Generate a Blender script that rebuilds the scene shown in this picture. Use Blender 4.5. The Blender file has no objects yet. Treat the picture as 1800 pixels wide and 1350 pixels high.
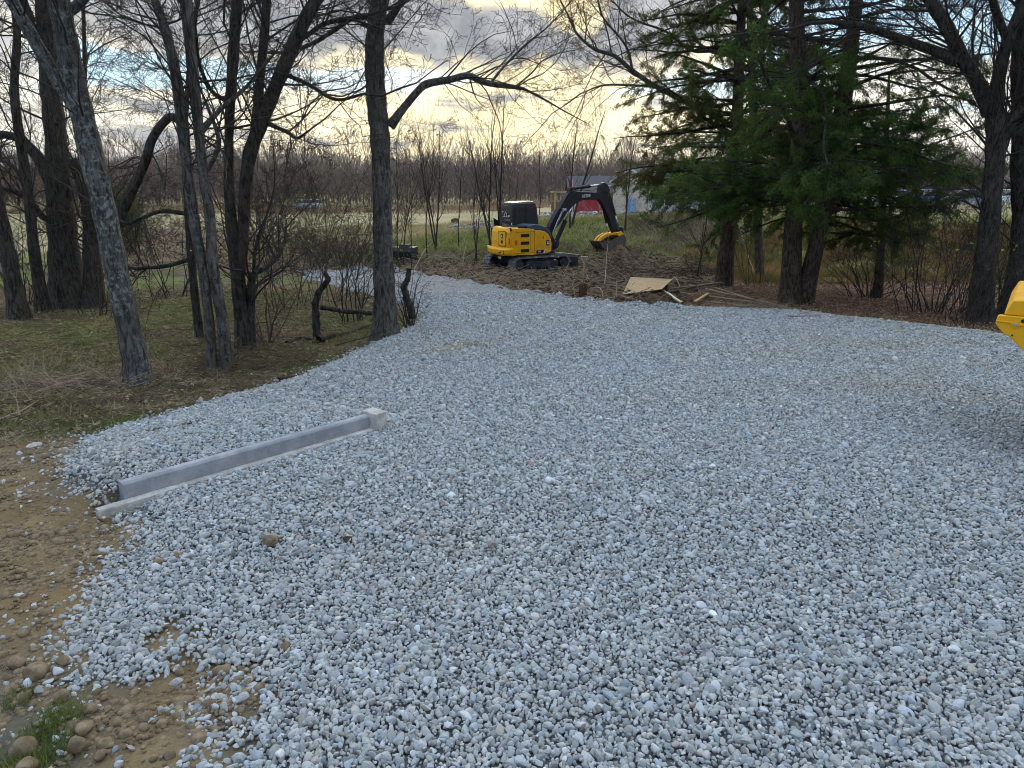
import bpy, math, random
import numpy as np
from mathutils import Vector, Matrix
R = math.radians
C = bpy.context.scene
COL = C.collection
random.seed(4); RNG = np.random.default_rng(11)

# ------------------------------------------------------------------ camera
CAMH, PITCH, FPX = 1.6, R(15.25), 1248.0
cam = bpy.data.objects.new('camera', bpy.data.cameras.new('camera')); COL.objects.link(cam)
cam.location = (0, 0, CAMH); cam.rotation_euler = (R(90) - PITCH, 0, 0)
cam.data.sensor_width = 36; cam.data.lens = 36 * FPX / 1800; cam.data.clip_start = .05; cam.data.clip_end = 3000
C.camera = cam
C.view_settings.view_transform = 'Standard'; C.view_settings.look = 'None'
C.view_settings.exposure = 0.52; C.view_settings.gamma = 1
C.render.engine = 'CYCLES'; C.render.resolution_x = 1024; C.render.resolution_y = 768
C.cycles.pixel_filter_type = 'BLACKMAN_HARRIS'; C.cycles.filter_width = .95; C.cycles.transparent_max_bounces = 8; C.cycles.max_bounces = 5; C.cycles.diffuse_bounces = 3

# ------------------------------------------------------------------ node helper
class NT:
    def __init__(s, tree): s.t = tree; s.t.nodes.clear()
    def n(s, typ, **kw):
        nd = s.t.nodes.new(typ)
        for k, v in kw.items():
            if k == 'ins':
                for i, x in v.items(): s.set(nd.inputs[i], x)
            else: setattr(nd, k, v)
        return nd
    def set(s, sock, x):
        if isinstance(x, bpy.types.NodeSocket): s.t.links.new(x, sock)
        elif isinstance(x, bpy.types.Node): s.t.links.new(x.outputs[0], sock)
        else:
            try: sock.default_value = x
            except Exception: sock.default_value = (*x, 1)
    def m(s, op, a, b=0.0, c=0.0, clamp=False):
        return s.n('ShaderNodeMath', operation=op, use_clamp=clamp, ins={0: a, 1: b, 2: c}).outputs[0]
    def ss(s, x, a, b):
        nd = s.n('ShaderNodeMapRange', interpolation_type='SMOOTHSTEP', ins={0: x, 1: a, 2: b}); return nd.outputs[0]
    def mix(s, f, a, b, blend='MIX'):
        nd = s.n('ShaderNodeMix', data_type='RGBA', blend_type=blend)
        s.set(nd.inputs[0], f)
        for i, x in ((6, a), (7, b)):
            if isinstance(x, (tuple, list)) and len(x) == 3: x = (*x, 1)
            s.set(nd.inputs[i], x)
        return nd.outputs[2]
    def noise(s, vec, scale, detail=4, rough=.55, dist=0.0, out=0):
        nd = s.n('ShaderNodeTexNoise', ins={'Scale': scale, 'Detail': detail, 'Roughness': rough, 'Distortion': dist})
        if vec is not None: s.set(nd.inputs['Vector'], vec)
        return nd.outputs[out]
    def ramp(s, f, stops):
        nd = s.n('ShaderNodeValToRGB', ins={0: f}); r = nd.color_ramp
        while len(r.elements) < len(stops): r.elements.new(.5)
        for e, (p, c) in zip(r.elements, stops): e.position = p; e.color = (*c, 1)
        return nd.outputs[0]
    def xyz(s, x, y, z): return s.n('ShaderNodeCombineXYZ', ins={0: x, 1: y, 2: z}).outputs[0]

# ------------------------------------------------------------------ sky
SUN_EL, SUN_AZ = R(15.0), R(0.0)           # the sun stands behind the cloud, straight ahead
W = bpy.data.worlds.new('World'); C.world = W; W.use_nodes = True
t = NT(W.node_tree)
tc = t.n('ShaderNodeTexCoord').outputs['Generated']
sp = t.n('ShaderNodeSeparateXYZ', ins={0: tc})
az = t.m('ARCTAN2', sp.outputs[0], sp.outputs[1]); el = t.m('ARCSINE', sp.outputs[2])
def gauss(a0, e0, sa, se, amp):             # soft region of sky around azimuth / elevation (degrees)
    a = t.m('DIVIDE', t.m('SUBTRACT', az, R(a0)), R(sa)); e = t.m('DIVIDE', t.m('SUBTRACT', el, R(e0)), R(se))
    q = t.m('ADD', t.m('MULTIPLY', a, a), t.m('MULTIPLY', e, e))
    return t.m('MULTIPLY', t.m('EXPONENT', t.m('MULTIPLY', q, -1.0)), amp)
def total(l):
    r = l[0]
    for x in l[1:]: r = t.m('ADD', r, x)
    return r
flat = t.m('DIVIDE', 1.0, t.m('ADD', t.m('MAXIMUM', sp.outputs[2], 0.0), 0.16))
cv = t.xyz(t.m('MULTIPLY', sp.outputs[0], flat), t.m('MULTIPLY', t.m('MULTIPLY', sp.outputs[1], flat), .55), 0.0)
wob = t.noise(cv, 3.0, 3, .5, out=1)
cvw = t.n('ShaderNodeVectorMath', operation='MULTIPLY_ADD', ins={0: wob, 1: (.13, .13, .13), 2: cv}).outputs[0]
n1 = t.noise(cvw, 2.4, 9, .62); n2 = t.noise(cvw, 5.2, 9, .62, .2)
sv = t.xyz(t.m('MULTIPLY', az, 3.2), t.m('MULTIPLY', el, 24.0), 1.7)
n3 = t.noise(sv, 1.6, 8, .6, .3)            # long low bars of cloud near the horizon
low = t.ss(el, R(11), R(5))
n1 = t.m('ADD', t.m('MULTIPLY', n1, t.m('SUBTRACT', 1.0, t.m('MULTIPLY', low, .55))), t.m('MULTIPLY', n3, t.m('MULTIPLY', low, .55)))
cover = total([n1, 0.14, gauss(-23, 8.0, 13, 1.5, -.31), gauss(-7, 7.9, 6, .6, -.22), gauss(14, 7.2, 6, 1.3, -.26), gauss(9, 15.5, 3.5, 1.2, -.30),
               gauss(29, 13, 8, 5, -.30), gauss(22, 8, 6, 3, -.10), gauss(-12, 12, 20, 3, .25), gauss(0, 5, 14, 1.6, .05), gauss(-20, 3.5, 12, 1.2, .1)])
alpha = t.ss(cover, .44, .56)
thick = total([t.m('MULTIPLY', n1, .55), t.m('MULTIPLY', n2, .45), gauss(-8, 11.4, 22, 2.4, .22), gauss(5, 10.8, 10, 1.8, .13), gauss(-28, 15, 10, 4, .10), gauss(11, 13, 6, 1.6, .16),
               gauss(1, 14.8, 5, 1.8, -.36), gauss(4.5, 12.0, 2.2, 1.6, -.26), gauss(0, 4.4, 60, 2.6, -.035), t.m('MULTIPLY', t.m('MULTIPLY', t.m('SUBTRACT', n3, .5), low), .55), gauss(0, .6, 60, 1.0, .14), gauss(-26, 4.2, 9, 1.3, .14), gauss(28, 10, 8, 6, .02)])
grey = t.ss(thick, .47, .66)
sunq = total([gauss(-2, 6, 24, 9, .75), gauss(1, 14.5, 8, 4, .5)])
cream = t.mix(t.m('MINIMUM', sunq, 1.0), (.74, .74, .72), (1.12, .92, .46))
core = t.m('MINIMUM', total([gauss(.5, 14.8, 3.2, 1.6, .8), gauss(-8, 6.0, 3.0, 1.3, .45)]), 1.0)
cream = t.mix(core, cream, (1.6, 1.35, .80))
greyc = t.mix(t.ss(n2, .35, .7), (.21, .225, .25), (.40, .41, .43))
cloud = t.mix(grey, cream, greyc)
nish = t.n('ShaderNodeTexSky', sky_type='NISHITA', sun_disc=False, sun_elevation=SUN_EL, sun_rotation=SUN_AZ, altitude=100, air_density=1.0, dust_density=.6)
SKYS = .08
blue = t.mix(t.ss(el, R(5), R(20)), (.46, .68, .84), (.20, .42, .76))
blue = t.mix(.25, blue, t.mix(1.0, nish.outputs[0], (SKYS, SKYS, SKYS), 'MULTIPLY'))
sky = t.mix(1.0, t.mix(alpha, blue, cloud), (1.18, 1.17, 1.14), 'MULTIPLY')
# overhead and behind the camera: open bluish daylight sky with thin cloud
hi = t.ss(el, R(24), R(48)); back = t.ss(t.m('ABSOLUTE', az), R(55), R(110))
sky = t.mix(back, sky, t.mix(t.ss(n1, .4, .6), (.16, .25, .42), (.34, .40, .50)))
sky = t.mix(hi, sky, t.mix(t.ss(n1, .4, .6), (.52, .74, 1.10), (.98, 1.08, 1.24)))
bg = t.n('ShaderNodeBackground', ins={0: t.mix(1.0, sky, (1/SKYS,)*3, 'MULTIPLY'), 1: SKYS})
t.set(t.n('ShaderNodeOutputWorld').inputs[0], bg.outputs[0])

sun = bpy.data.objects.new('sun', bpy.data.lights.new('sun', 'SUN')); COL.objects.link(sun)
sun.data.energy = .9; sun.data.angle = R(12); sun.data.color = (1, .86, .62)
sun.rotation_euler = (R(-90) + SUN_EL, 0, 0)   # shines from +y towards the camera

# ------------------------------------------------------------------ tagging
def tag(o, label=None, cat=None, group=None, kind=None):
    if label: o['label'] = label
    if cat: o['category'] = cat
    if group: o['group'] = group
    if kind: o['kind'] = kind
    return o
def empty(name, loc=(0, 0, 0), rz=0, **k):
    o = bpy.data.objects.new(name, None); COL.objects.link(o); o.location = loc; o.rotation_euler = (0, 0, rz)
    o.empty_display_size = .2
    return tag(o, **k)

# ------------------------------------------------------------------ numpy noise and terrain
def _h(ix, iy, s):
    n = (ix.astype(np.int64) * 374761393 + iy.astype(np.int64) * 668265263 + s * 974711) & 0x7fffffff
    n = ((n ^ (n >> 13)) * 1274126177) & 0x7fffffff
    return ((n ^ (n >> 16)) & 0xffff) / 65535.0
def vn(x, y, s=0):
    x = np.asarray(x, float); y = np.asarray(y, float)
    ix = np.floor(x); iy = np.floor(y); fx = x - ix; fy = y - iy
    fx = fx * fx * (3 - 2 * fx); fy = fy * fy * (3 - 2 * fy)
    a = _h(ix, iy, s); b = _h(ix + 1, iy, s); c = _h(ix, iy + 1, s); d = _h(ix + 1, iy + 1, s)
    return (a + (b - a) * fx) * (1 - fy) + (c + (d - c) * fx) * fy
def fbm(x, y, s=0, o=4):
    r = 0; a = .5; x = np.asarray(x, float); y = np.asarray(y, float)
    for i in range(o): r = r + a * vn(x * 2**i, y * 2**i, s + i); a *= .5
    return r / (1 - .5**o)
def sst(a, b, x):
    q = np.clip((np.asarray(x, float) - a) / (b - a), 0, 1); return q * q * (3 - 2 * q)
def Hb(x, y):                                # smooth land form
    x = np.asarray(x, float); y = np.asarray(y, float)
    z = -.046 * np.clip(y, -8, 26) + .2 * sst(60, 160, y)
    start = 28 - 6 * sst(8, 12, x)
    B = .55 * sst(-7, -3, x) + .72 * sst(-2, 3, x) + .12 * sst(8, 16, x)
    q = np.clip((y - start) / 8, 0, 1); q = q * q * (3 - 2 * q)
    return z + B * q * (1 - .45 * sst(42, 60, y) * (1 - sst(8, 16, x)))
def ray(px, py):
    u = (px - 900) / FPX; v = (675 - py) / FPX
    return u, math.cos(PITCH) + v * math.sin(PITCH), -math.sin(PITCH) + v * math.cos(PITCH)
def G(px, py):                               # where a measured sight line meets the land
    a, b, c = ray(px, py); s = .5
    for _ in range(6000):
        if CAMH + c * s < float(Hb(a * s, b * s)): break
        s += .01 if s < 40 else .05
        if s > 240: break
    return np.array([a * s, b * s])
def at(px, py, Y):                           # world point on the sight line at distance Y along the ground
    a, b, c = ray(px, py); s = Y / b
    return np.array([a * s, Y, CAMH + c * s])
def poly_px(l): return np.array([G(*p) for p in l])
def inside(P, x, y):
    x = np.asarray(x, float); y = np.asarray(y, float); r = np.zeros(x.shape, bool)
    for (x0, y0), (x1, y1) in zip(P, np.roll(P, -1, 0)):
        if y0 == y1: continue
        r ^= ((y0 > y) != (y1 > y)) & (x < (x1 - x0) * (y - y0) / (y1 - y0) + x0)
    return r
def dist(P, x, y):                           # signed distance to outline, positive inside
    d = np.full(np.shape(x), 1e9)
    for (x0, y0), (x1, y1) in zip(P, np.roll(P, -1, 0)):
        ex, ey = x1 - x0, y1 - y0; q = np.clip(((x - x0) * ex + (y - y0) * ey) / (ex * ex + ey * ey + 1e-9), 0, 1)
        d = np.minimum(d, np.hypot(x - x0 - q * ex, y - y0 - q * ey))
    return np.where(inside(P, x, y), d, -d)

edge = poly_px([(340, 1345), (225, 1290), (130, 1210), (100, 1125), (165, 1010), (240, 925), (205, 893), (150, 885), (110, 862), (122, 818), (150, 765), (215, 745),
                (300, 722), (360, 700), (440, 680), (530, 658), (600, 625), (650, 602), (700, 578), (738, 560), (728, 540), (650, 515), (580, 498), (530, 488)])
far_ = poly_px([(530, 479), (620, 472), (700, 474), (760, 484), (850, 498), (960, 514), (1050, 527), (1200, 539), (1400, 545), (1500, 557), (1600, 567), (1750, 584), (1800, 596)])
GP = np.vstack([edge, far_, [[9.5, 8.6], [12, 7], [12, -3], [-1.2, -3], [-1.2, 1.0]]])
DIRT = poly_px([(300, 476), (520, 484), (640, 476), (760, 490), (1050, 534), (1210, 548), (1240, 505), (1300, 478), (1250, 448), (1150, 430), (1060, 424), (1000, 428), (860, 443), (740, 436), (640, 436), (560, 443), (440, 462)])
DIRT2 = poly_px([(150, 470), (455, 466), (460, 408), (330, 400), (180, 410)])
LITT = poly_px([(1195, 548), (1230, 500), (1290, 484), (1500, 487), (1720, 497), (1800, 510), (1800, 606), (1600, 575), (1400, 555)])
BARE = poly_px([(200, 1290), (175, 1232), (250, 1205), (300, 1190), (360, 1195), (420, 1190), (440, 1225), (400, 1275), (360, 1305), (320, 1345), (240, 1345)])
BARE2 = poly_px([(225, 1150), (300, 1090), (345, 1080), (345, 1110), (290, 1145), (250, 1160)])
BUMPS = [(3.9, 28.8, 1.2, .55), (3.0, 28.4, 1.0, .25), (5.0, 28.6, 1.2, .3), (*G(1062, 452), 1.0, .42), (*G(1120, 450), .7, .3), (*G(1150, 455), 1.1, .25), (*G(1215, 462), 1.0, .3), (*G(700, 452), 1.6, .25), (*G(780, 450), 1.1, .28), (*G(830, 452), 1.0, .22),
         (*G(560, 440), 2.8, .55), (*G(480, 435), 2.4, .4), (*G(1000, 436), 1.0, .2), (*G(310, 392), 2.5, .6), (*G(1160, 395), 4.5, .3), (*G(1240, 405), 3.5, .3)]
W1 = np.array([-2.27, 3.83]); W2 = np.array([-1.11, 5.277]); WU = (W2 - W1) / np.linalg.norm(W2 - W1); WN = np.array([-WU[1], WU[0]]); WL = float(np.linalg.norm(W2 - W1))
def wall_step(x, y):                         # gravel is banked up behind the low concrete wall
    s = (x - W1[0]) * WU[0] + (y - W1[1]) * WU[1]; q = (x - W1[0]) * WN[0] + (y - W1[1]) * WN[1]
    return .10 * sst(.02, .07, q) * (1 - sst(.5, 1.7, q)) * sst(-.22, -.02, s) * (1 - sst(WL, WL + .3, s)), s, q
def H(x, y, fine=True):
    x = np.asarray(x, float); y = np.asarray(y, float); z = Hb(x, y) + wall_step(x, y)[0]
    for bx, by, r, h in BUMPS: z = z + h * np.exp(-((x - bx)**2 + (y - by)**2) / (r * r * .5))
    if fine:
        din = np.maximum(sst(-.4, .5, dist(DIRT, x, y)), .7 * sst(-.5, .5, dist(DIRT2, x, y)))
        z = z + din * (.40 * (fbm(x * 1.6, y * 1.6, 5, 5) - .5) + .16 * (fbm(x * 7, y * 7, 9, 2) - .5))
        gr = sst(-.1, .4, dist(GP, x, y)); off = (1 - gr) * (1 - din)
        z = z + off * (.12 * (fbm(x * .9, y * .9, 21, 4) - .5) + .05 * (fbm(x * 6, y * 6, 31, 3) - .5)) - .05 * (1 - gr) * sst(4.8, 5.5, y) * (y < 24)
    return z
def Hs(x, y): return float(H(np.array([x]), np.array([y]))[0])

# ------------------------------------------------------------------ mesh helpers
def mesh_np(name, V, faces, mat=None, parent=None, smooth=False, color=None):
    """faces: list of int arrays (n,3) or (n,4)"""
    me = bpy.data.meshes.new(name); V = np.asarray(V, np.float32)
    faces = [np.asarray(f, np.int32) for f in faces if len(f)]
    me.vertices.add(len(V)); me.vertices.foreach_set('co', V.ravel())
    if faces:
        nl = sum(f.size for f in faces); npoly = sum(len(f) for f in faces)
        me.loops.add(nl); me.loops.foreach_set('vertex_index', np.concatenate([f.ravel() for f in faces]))
        tot = np.concatenate([np.full(len(f), f.shape[1], np.int32) for f in faces])
        st = np.concatenate([[0], np.cumsum(tot)[:-1]]).astype(np.int32)
        me.polygons.add(npoly); me.polygons.foreach_set('loop_start', st); me.polygons.foreach_set('loop_total', tot)
        if smooth: me.polygons.foreach_set('use_smooth', np.ones(npoly, bool))
    me.update(calc_edges=True)
    if color is not None:
        a = me.color_attributes.new('zone', 'FLOAT_COLOR', 'POINT'); c = np.ones((len(V), 4), np.float32); c[:, :3] = color
        a.data.foreach_set('color', c.ravel())
    if mat: me.materials.append(mat)
    o = bpy.data.objects.new(name, me); COL.objects.link(o)
    if parent: o.parent = parent
    return o
class MB:
    def __init__(s): s.v = []; s.f = []; s.n = 0
    def add(s, v, f):
        s.v += [tuple(p) for p in v]; s.f += [[i + s.n for i in q] for q in f]; s.n += len(v); return s
    def box(s, a, b, M=None):
        v = [Vector((x, y, z)) for z in (a[2], b[2]) for y in (a[1], b[1]) for x in (a[0], b[0])]
        if M: v = [M @ p for p in v]
        return s.add(v, [(0, 2, 3, 1), (4, 5, 7, 6), (0, 1, 5, 4), (2, 6, 7, 3), (0, 4, 6, 2), (1, 3, 7, 5)])
    def prism(s, pts, a, b, ax='y'):         # outline in the two other axes, extruded along ax
        n = len(pts)
        mk = {'y': lambda p, q: (p[0], q, p[1]), 'z': lambda p, q: (p[0], p[1], q), 'x': lambda p, q: (q, p[0], p[1])}[ax]
        v = [mk(p, a) for p in pts] + [mk(p, b) for p in pts]
        return s.add(v, [list(range(n))[::-1], list(range(n, 2 * n))] + [(i, (i + 1) % n, n + (i + 1) % n, n + i) for i in range(n)])
    def loft(s, rings, cap=True):
        n = len(rings[0]); v = [p for r in rings for p in r]; f = []
        for k in range(len(rings) - 1): f += [(k*n+i, k*n+(i+1) % n, (k+1)*n+(i+1) % n, (k+1)*n+i) for i in range(n)]
        if cap: f += [list(range(n))[::-1], list(range((len(rings)-1)*n, len(rings)*n))]
        return s.add(v, f)
    def tube(s, pts, r, n=8):
        pts = [Vector(p) for p in pts]; rs = r if isinstance(r, (list, tuple)) else [r] * len(pts); rings = []
        for i, p in enumerate(pts):
            d = (pts[min(i+1, len(pts)-1)] - pts[max(i-1, 0)]).normalized()
            ref = Vector((0, 0, 1)) if abs(d.z) < .9 else Vector((1, 0, 0)); u = d.cross(ref).normalized(); w = d.cross(u)
            rings.append([p + (u * math.cos(q * 2 * math.pi / n) + w * math.sin(q * 2 * math.pi / n)) * rs[i] for q in range(n)])
        return s.loft(rings)
    def build(s, name, mat, parent=None, bevel=0, smooth=False, seg=2):
        me = bpy.data.meshes.new(name); me.from_pydata(s.v, [], s.f); me.update()
        import bmesh
        bm = bmesh.new(); bm.from_mesh(me); bmesh.ops.recalc_face_normals(bm, faces=bm.faces); bm.to_mesh(me); bm.free()
        me.materials.append(mat)
        if smooth: me.polygons.foreach_set('use_smooth', np.ones(len(me.polygons), bool))
        o = bpy.data.objects.new(name, me); COL.objects.link(o)
        if parent: o.parent = parent
        if bevel:
            b = o.modifiers.new('b', 'BEVEL'); b.width = bevel; b.segments = seg; b.limit_method = 'ANGLE'; b.angle_limit = R(35)
            b.harden_normals = False
        return o

# ------------------------------------------------------------------ materials
def mat(name, build, rough=.8, spec=.3, metal=0.0):
    m = bpy.data.materials.new(name); m.use_nodes = True; t = NT(m.node_tree)
    p = t.n('ShaderNodeBsdfPrincipled', ins={'Roughness': rough, 'Metallic': metal, 'Specular IOR Level': spec})
    t.set(t.n('ShaderNodeOutputMaterial').inputs[0], p.outputs[0]); t.P = p
    r = build(t)
    if r is not None:
        if isinstance(r, tuple) and len(r) == 2 and not isinstance(r[0], float): t.set(p.inputs['Base Color'], r[0]); t.set(p.inputs['Normal'], r[1])
        elif isinstance(r, tuple): p.inputs['Base Color'].default_value = (*r, 1)
        else: t.set(p.inputs['Base Color'], r)
    return m
def bump(t, h, s=.5, d=.02): return t.n('ShaderNodeBump', ins={'Strength': s, 'Distance': d, 'Height': h}).outputs[0]
def obj(t): return t.n('ShaderNodeTexCoord').outputs['Object']
def geo(t): return t.n('ShaderNodeNewGeometry').outputs['Position']

def paint(name, c, dirt=(.12, .09, .06), amt=.35, rough=.4, metal=0.0, scale=4):
    def b(t):
        o = obj(t); n = t.noise(o, scale, 6, .65); m = t.m('MULTIPLY', t.ss(n, .48, .72), amt)
        t.set(t.P.inputs['Roughness'], t.m('ADD', rough, t.m('MULTIPLY', n, .25)))
        return t.mix(m, c, dirt), bump(t, t.noise(o, 60, 3), .08, .003)
    return mat(name, b, metal=metal)
M = {}
M['yellow'] = paint('yellow_paint', (.88, .44, .012), (.42, .25, .06), .5, .38)
M['black'] = paint('black_steel', (.014, .014, .018), (.05, .045, .04), .45, .35)
M['navy'] = paint('dark_grey_panel', (.06, .08, .12), (.12, .11, .10), .4, .35)
M['rubber'] = paint('track_rubber', (.13, .135, .14), (.42, .42, .41), .9, .75, scale=7)
M['frame'] = paint('track_frame_steel', (.025, .03, .04), (.16, .14, .12), .6, .5, scale=6)
M['chrome'] = paint('chromed_rod', (.7, .7, .7), (.4, .4, .4), .3, .15, 1.0)
M['fabric'] = mat('black_fabric_cover', lambda t: ((.018, .017, .018), bump(t, t.noise(obj(t), 5, 3), .5, .03)) and (t.mix(t.noise(obj(t), 3, 4), (.012, .012, .013), (.028, .026, .025)), bump(t, t.noise(obj(t), 5, 3), .5, .04)), .45, .4)
M['white'] = paint('white_lettering', (.75, .75, .75), (.5, .5, .5), .3, .5)
M['greymark'] = paint('grey_lettering', (.30, .30, .31), (.2, .2, .2), .3, .6)
M['orange'] = paint('orange_reflector', (.75, .08, .01), (.4, .1, .02), .2, .3)
M['gunmetal'] = paint('worn_bucket_steel', (.10, .09, .085), (.20, .15, .11), .7, .5, .3)

def bark(name, a, b, lich=None, la=.0, scale=1.0, ridge=1.0):
    def f(t):
        o = obj(t)
        v = t.n('ShaderNodeMapping', ins={0: o, 3: (1, 1, .22)}).outputs[0]
        n = t.noise(v, 26 * scale, 6, .65, .6); n2 = t.noise(o, 3.0, 4)
        col = t.mix(t.ss(n, .36, .62), tuple(x * .6 for x in a), b)
        col = t.mix(t.m('MULTIPLY', t.ss(n2, .4, .7), .5), col, tuple(x * .55 for x in a))
        if lich:
            l = t.noise(o, 20, 8, .75, .3); big = t.noise(o, 2.0, 3)
            lm = t.m('MULTIPLY', t.ss(l, .49, .60), t.ss(big, .36, .60)); col = t.mix(t.m('MULTIPLY', lm, la), col, lich)
        h = t.m('ADD', n, t.m('MULTIPLY', t.noise(v, 70 * scale, 3), .4))
        return col, bump(t, h, .9 * ridge, .025)
    return mat(name, f, .9, .15)
M['bark_grey'] = bark('grey_bark', (.055, .05, .044), (.15, .135, .118), (.24, .26, .24), .45)
M['bark_lichen'] = bark('lichen_covered_bark', (.055, .054, .048), (.145, .14, .128), (.30, .34, .32), .75)
M['bark_dark'] = bark('dark_bark', (.032, .028, .023), (.095, .082, .068), (.12, .14, .11), .3)
M['bark_brown'] = bark('cedar_bark', (.05, .036, .026), (.14, .105, .078), (.18, .16, .13), .3, 1.3, 1.3)
M['twig'] = mat('twig_bark', lambda t: t.mix(t.noise(obj(t), 3, 3), (.03, .026, .022), (.085, .07, .06)), .9, .15)
M['twig_pale'] = mat('pale_stick', lambda t: t.mix(t.noise(obj(t), 5, 3), (.20, .15, .10), (.42, .34, .24)), .85, .15)
M['twig_brown'] = mat('brown_stick', lambda t: t.mix(t.noise(obj(t), 4, 3), (.06, .04, .028), (.20, .14, .09)), .9, .15)
M['far_twig'] = mat('distant_bare_twigs', lambda t: t.mix(t.ss(t.noise(geo(t), .12, 3), .35, .65), (.20, .165, .135), (.24, .175, .155)), .95, .1)
def leafmat(name, a, b, sc=2.0, tr=.25):
    m = bpy.data.materials.new(name); m.use_nodes = True; t = NT(m.node_tree)
    n = t.noise(geo(t), sc, 4, .6); c = t.mix(t.ss(n, .36, .64), a, b)
    d = t.n('ShaderNodeBsdfPrincipled', ins={'Base Color': c, 'Roughness': .75, 'Specular IOR Level': .2}); tl = t.n('ShaderNodeBsdfTranslucent', ins={0: c})
    mx = t.n('ShaderNodeMixShader', ins={0: tr, 1: d.outputs[0], 2: tl.outputs[0]}); t.set(t.n('ShaderNodeOutputMaterial').inputs[0], mx.outputs[0])
    return m
M['cedar'] = leafmat('cedar_foliage', (.04, .068, .024), (.13, .21, .045), 1.4, .4)
M['cedar_olive'] = leafmat('olive_cedar_foliage', (.13, .11, .038), (.10, .15, .04), 1.4, .4)
M['leaf_green'] = leafmat('yellow_green_leaves', (.12, .17, .03), (.30, .32, .06), 3)
M['leaf_dead'] = leafmat('dead_brown_leaves', (.11, .06, .035), (.50, .33, .23), 30, .1)
M['grass'] = leafmat('green_grass_blades', (.10, .15, .03), (.26, .30, .08), 1.5)
M['grass_dry'] = leafmat('dry_grass_blades', (.20, .16, .08), (.46, .38, .20), 2)
M['grass_orange'] = leafmat('rusty_grass_blades', (.13, .14, .035), (.34, .20, .09), .7)

def ground_f(t):
    z = t.n('ShaderNodeVertexColor', layer_name='zone').outputs[0]; g = geo(t)
    n1 = t.noise(g, 9, 8, .7); n2 = t.noise(g, 45, 5, .7); n3 = t.noise(g, 1.2, 4)
    k = t.m('ADD', -.05, t.m('ADD', t.m('MULTIPLY', n1, 1.0), t.m('ADD', t.m('MULTIPLY', n2, .8), t.m('MULTIPLY', n3, .2))))
    c = t.mix(1.0, z, t.xyz(k, k, k), 'MULTIPLY')
    h = t.m('ADD', n1, t.m('MULTIPLY', n2, .6))
    return c, bump(t, h, .9, .05)
M['ground'] = mat('ground_soil_and_turf', ground_f, .95, .1)
def gravel_f(t):
    g = geo(t)
    v = t.n('ShaderNodeTexVoronoi', ins={'Vector': g, 'Scale': 34.0, 'Randomness': 1.0}); v2 = t.n('ShaderNodeTexVoronoi', ins={'Vector': g, 'Scale': 60.0})
    s = t.n('ShaderNodeSeparateColor', ins={0: v.outputs['Color']})
    c = t.ramp(s.outputs[0], [(0, (.12, .125, .128)), (.4, (.21, .22, .225)), (.75, (.30, .315, .32)), (1, (.41, .425, .43))])
    c = t.mix(t.m('MULTIPLY', t.ss(t.noise(g, .8, 4), .5, .75), .25), c, (.36, .33, .28))
    h = t.m('SUBTRACT', 1.0, t.m('MULTIPLY', v.outputs['Distance'], 1.0))
    h = t.m('ADD', h, t.m('MULTIPLY', t.m('SUBTRACT', 1.0, v2.outputs['Distance']), .4))
    py = t.n('ShaderNodeSeparateXYZ', ins={0: g}).outputs[1]; c = t.mix(t.ss(py, 17.5, 15.0), c, (.17, .17, .175))  # bed painted darker beneath the near stones, for the shade in their gaps
    return c, bump(t, h, 1.0, .03)
M['gravel'] = mat('crushed_limestone_bed', gravel_f, .9, .2)
def stone_f(t):
    a = t.n('ShaderNodeAttribute', attribute_type='INSTANCER', attribute_name='tint').outputs[0]; o = obj(t)
    n = t.noise(o, 3.0, 5, .65)
    k = t.m('ADD', .72, t.m('MULTIPLY', n, .55))
    return t.mix(1.0, a, t.xyz(k, k, k), 'MULTIPLY'), bump(t, t.noise(o, 7, 4), .35, .15)
M['stone'] = mat('limestone_chip', stone_f, .85, .25)
M['concrete'] = mat('cast_concrete', lambda t: (t.mix(t.m('MULTIPLY', t.ss(t.noise(obj(t), 30, 6, .7), .5, .7), .5), t.mix(t.ss(t.noise(obj(t), 5, 7, .7), .3, .7), (.25, .265, .285), (.40, .41, .42)), (.22, .20, .17)), bump(t, t.noise(obj(t), 50, 6, .7), .5, .006)), .85, .2)
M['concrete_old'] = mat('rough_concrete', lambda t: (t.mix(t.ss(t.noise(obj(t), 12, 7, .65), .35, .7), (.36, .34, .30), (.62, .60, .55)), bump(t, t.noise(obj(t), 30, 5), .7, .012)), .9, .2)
M['cobble'] = mat('tan_sandstone', lambda t: (t.mix(t.ss(t.noise(geo(t), 22, 6, .65), .35, .7), (.15, .11, .065), (.31, .235, .15)), bump(t, t.noise(geo(t), 60, 5), .6, .008)), .95, .15)
M['clod'] = mat('dark_soil_clod', lambda t: (t.mix(t.noise(geo(t), 20, 4), (.03, .025, .02), (.09, .07, .05)), bump(t, t.noise(geo(t), 60, 5), .8, .01)), .95, .1)
M['plywood'] = mat('weathered_plywood', lambda t: t.mix(t.ss(t.noise(t.n('ShaderNodeMapping', ins={0: obj(t), 3: (1.5, 12, 12)}).outputs[0], 2.0, 6, .6), .35, .7), (.34, .23, .12), (.52, .38, .22)), .8, .2)
M['lumber'] = mat('old_lumber', lambda t: t.mix(t.noise(obj(t), 8, 5), (.10, .075, .055), (.24, .18, .13)), .85, .15)
M['fresh_wood'] = mat('split_wood', lambda t: t.mix(t.noise(obj(t), 8, 5), (.42, .25, .11), (.60, .42, .22)), .8, .2)
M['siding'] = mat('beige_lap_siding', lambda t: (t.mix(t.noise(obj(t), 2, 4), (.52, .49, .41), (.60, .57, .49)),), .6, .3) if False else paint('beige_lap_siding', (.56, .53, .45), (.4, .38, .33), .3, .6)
M['siding_grey'] = paint('grey_lap_siding', (.40, .42, .45), (.3, .3, .32), .3, .6)
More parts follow.
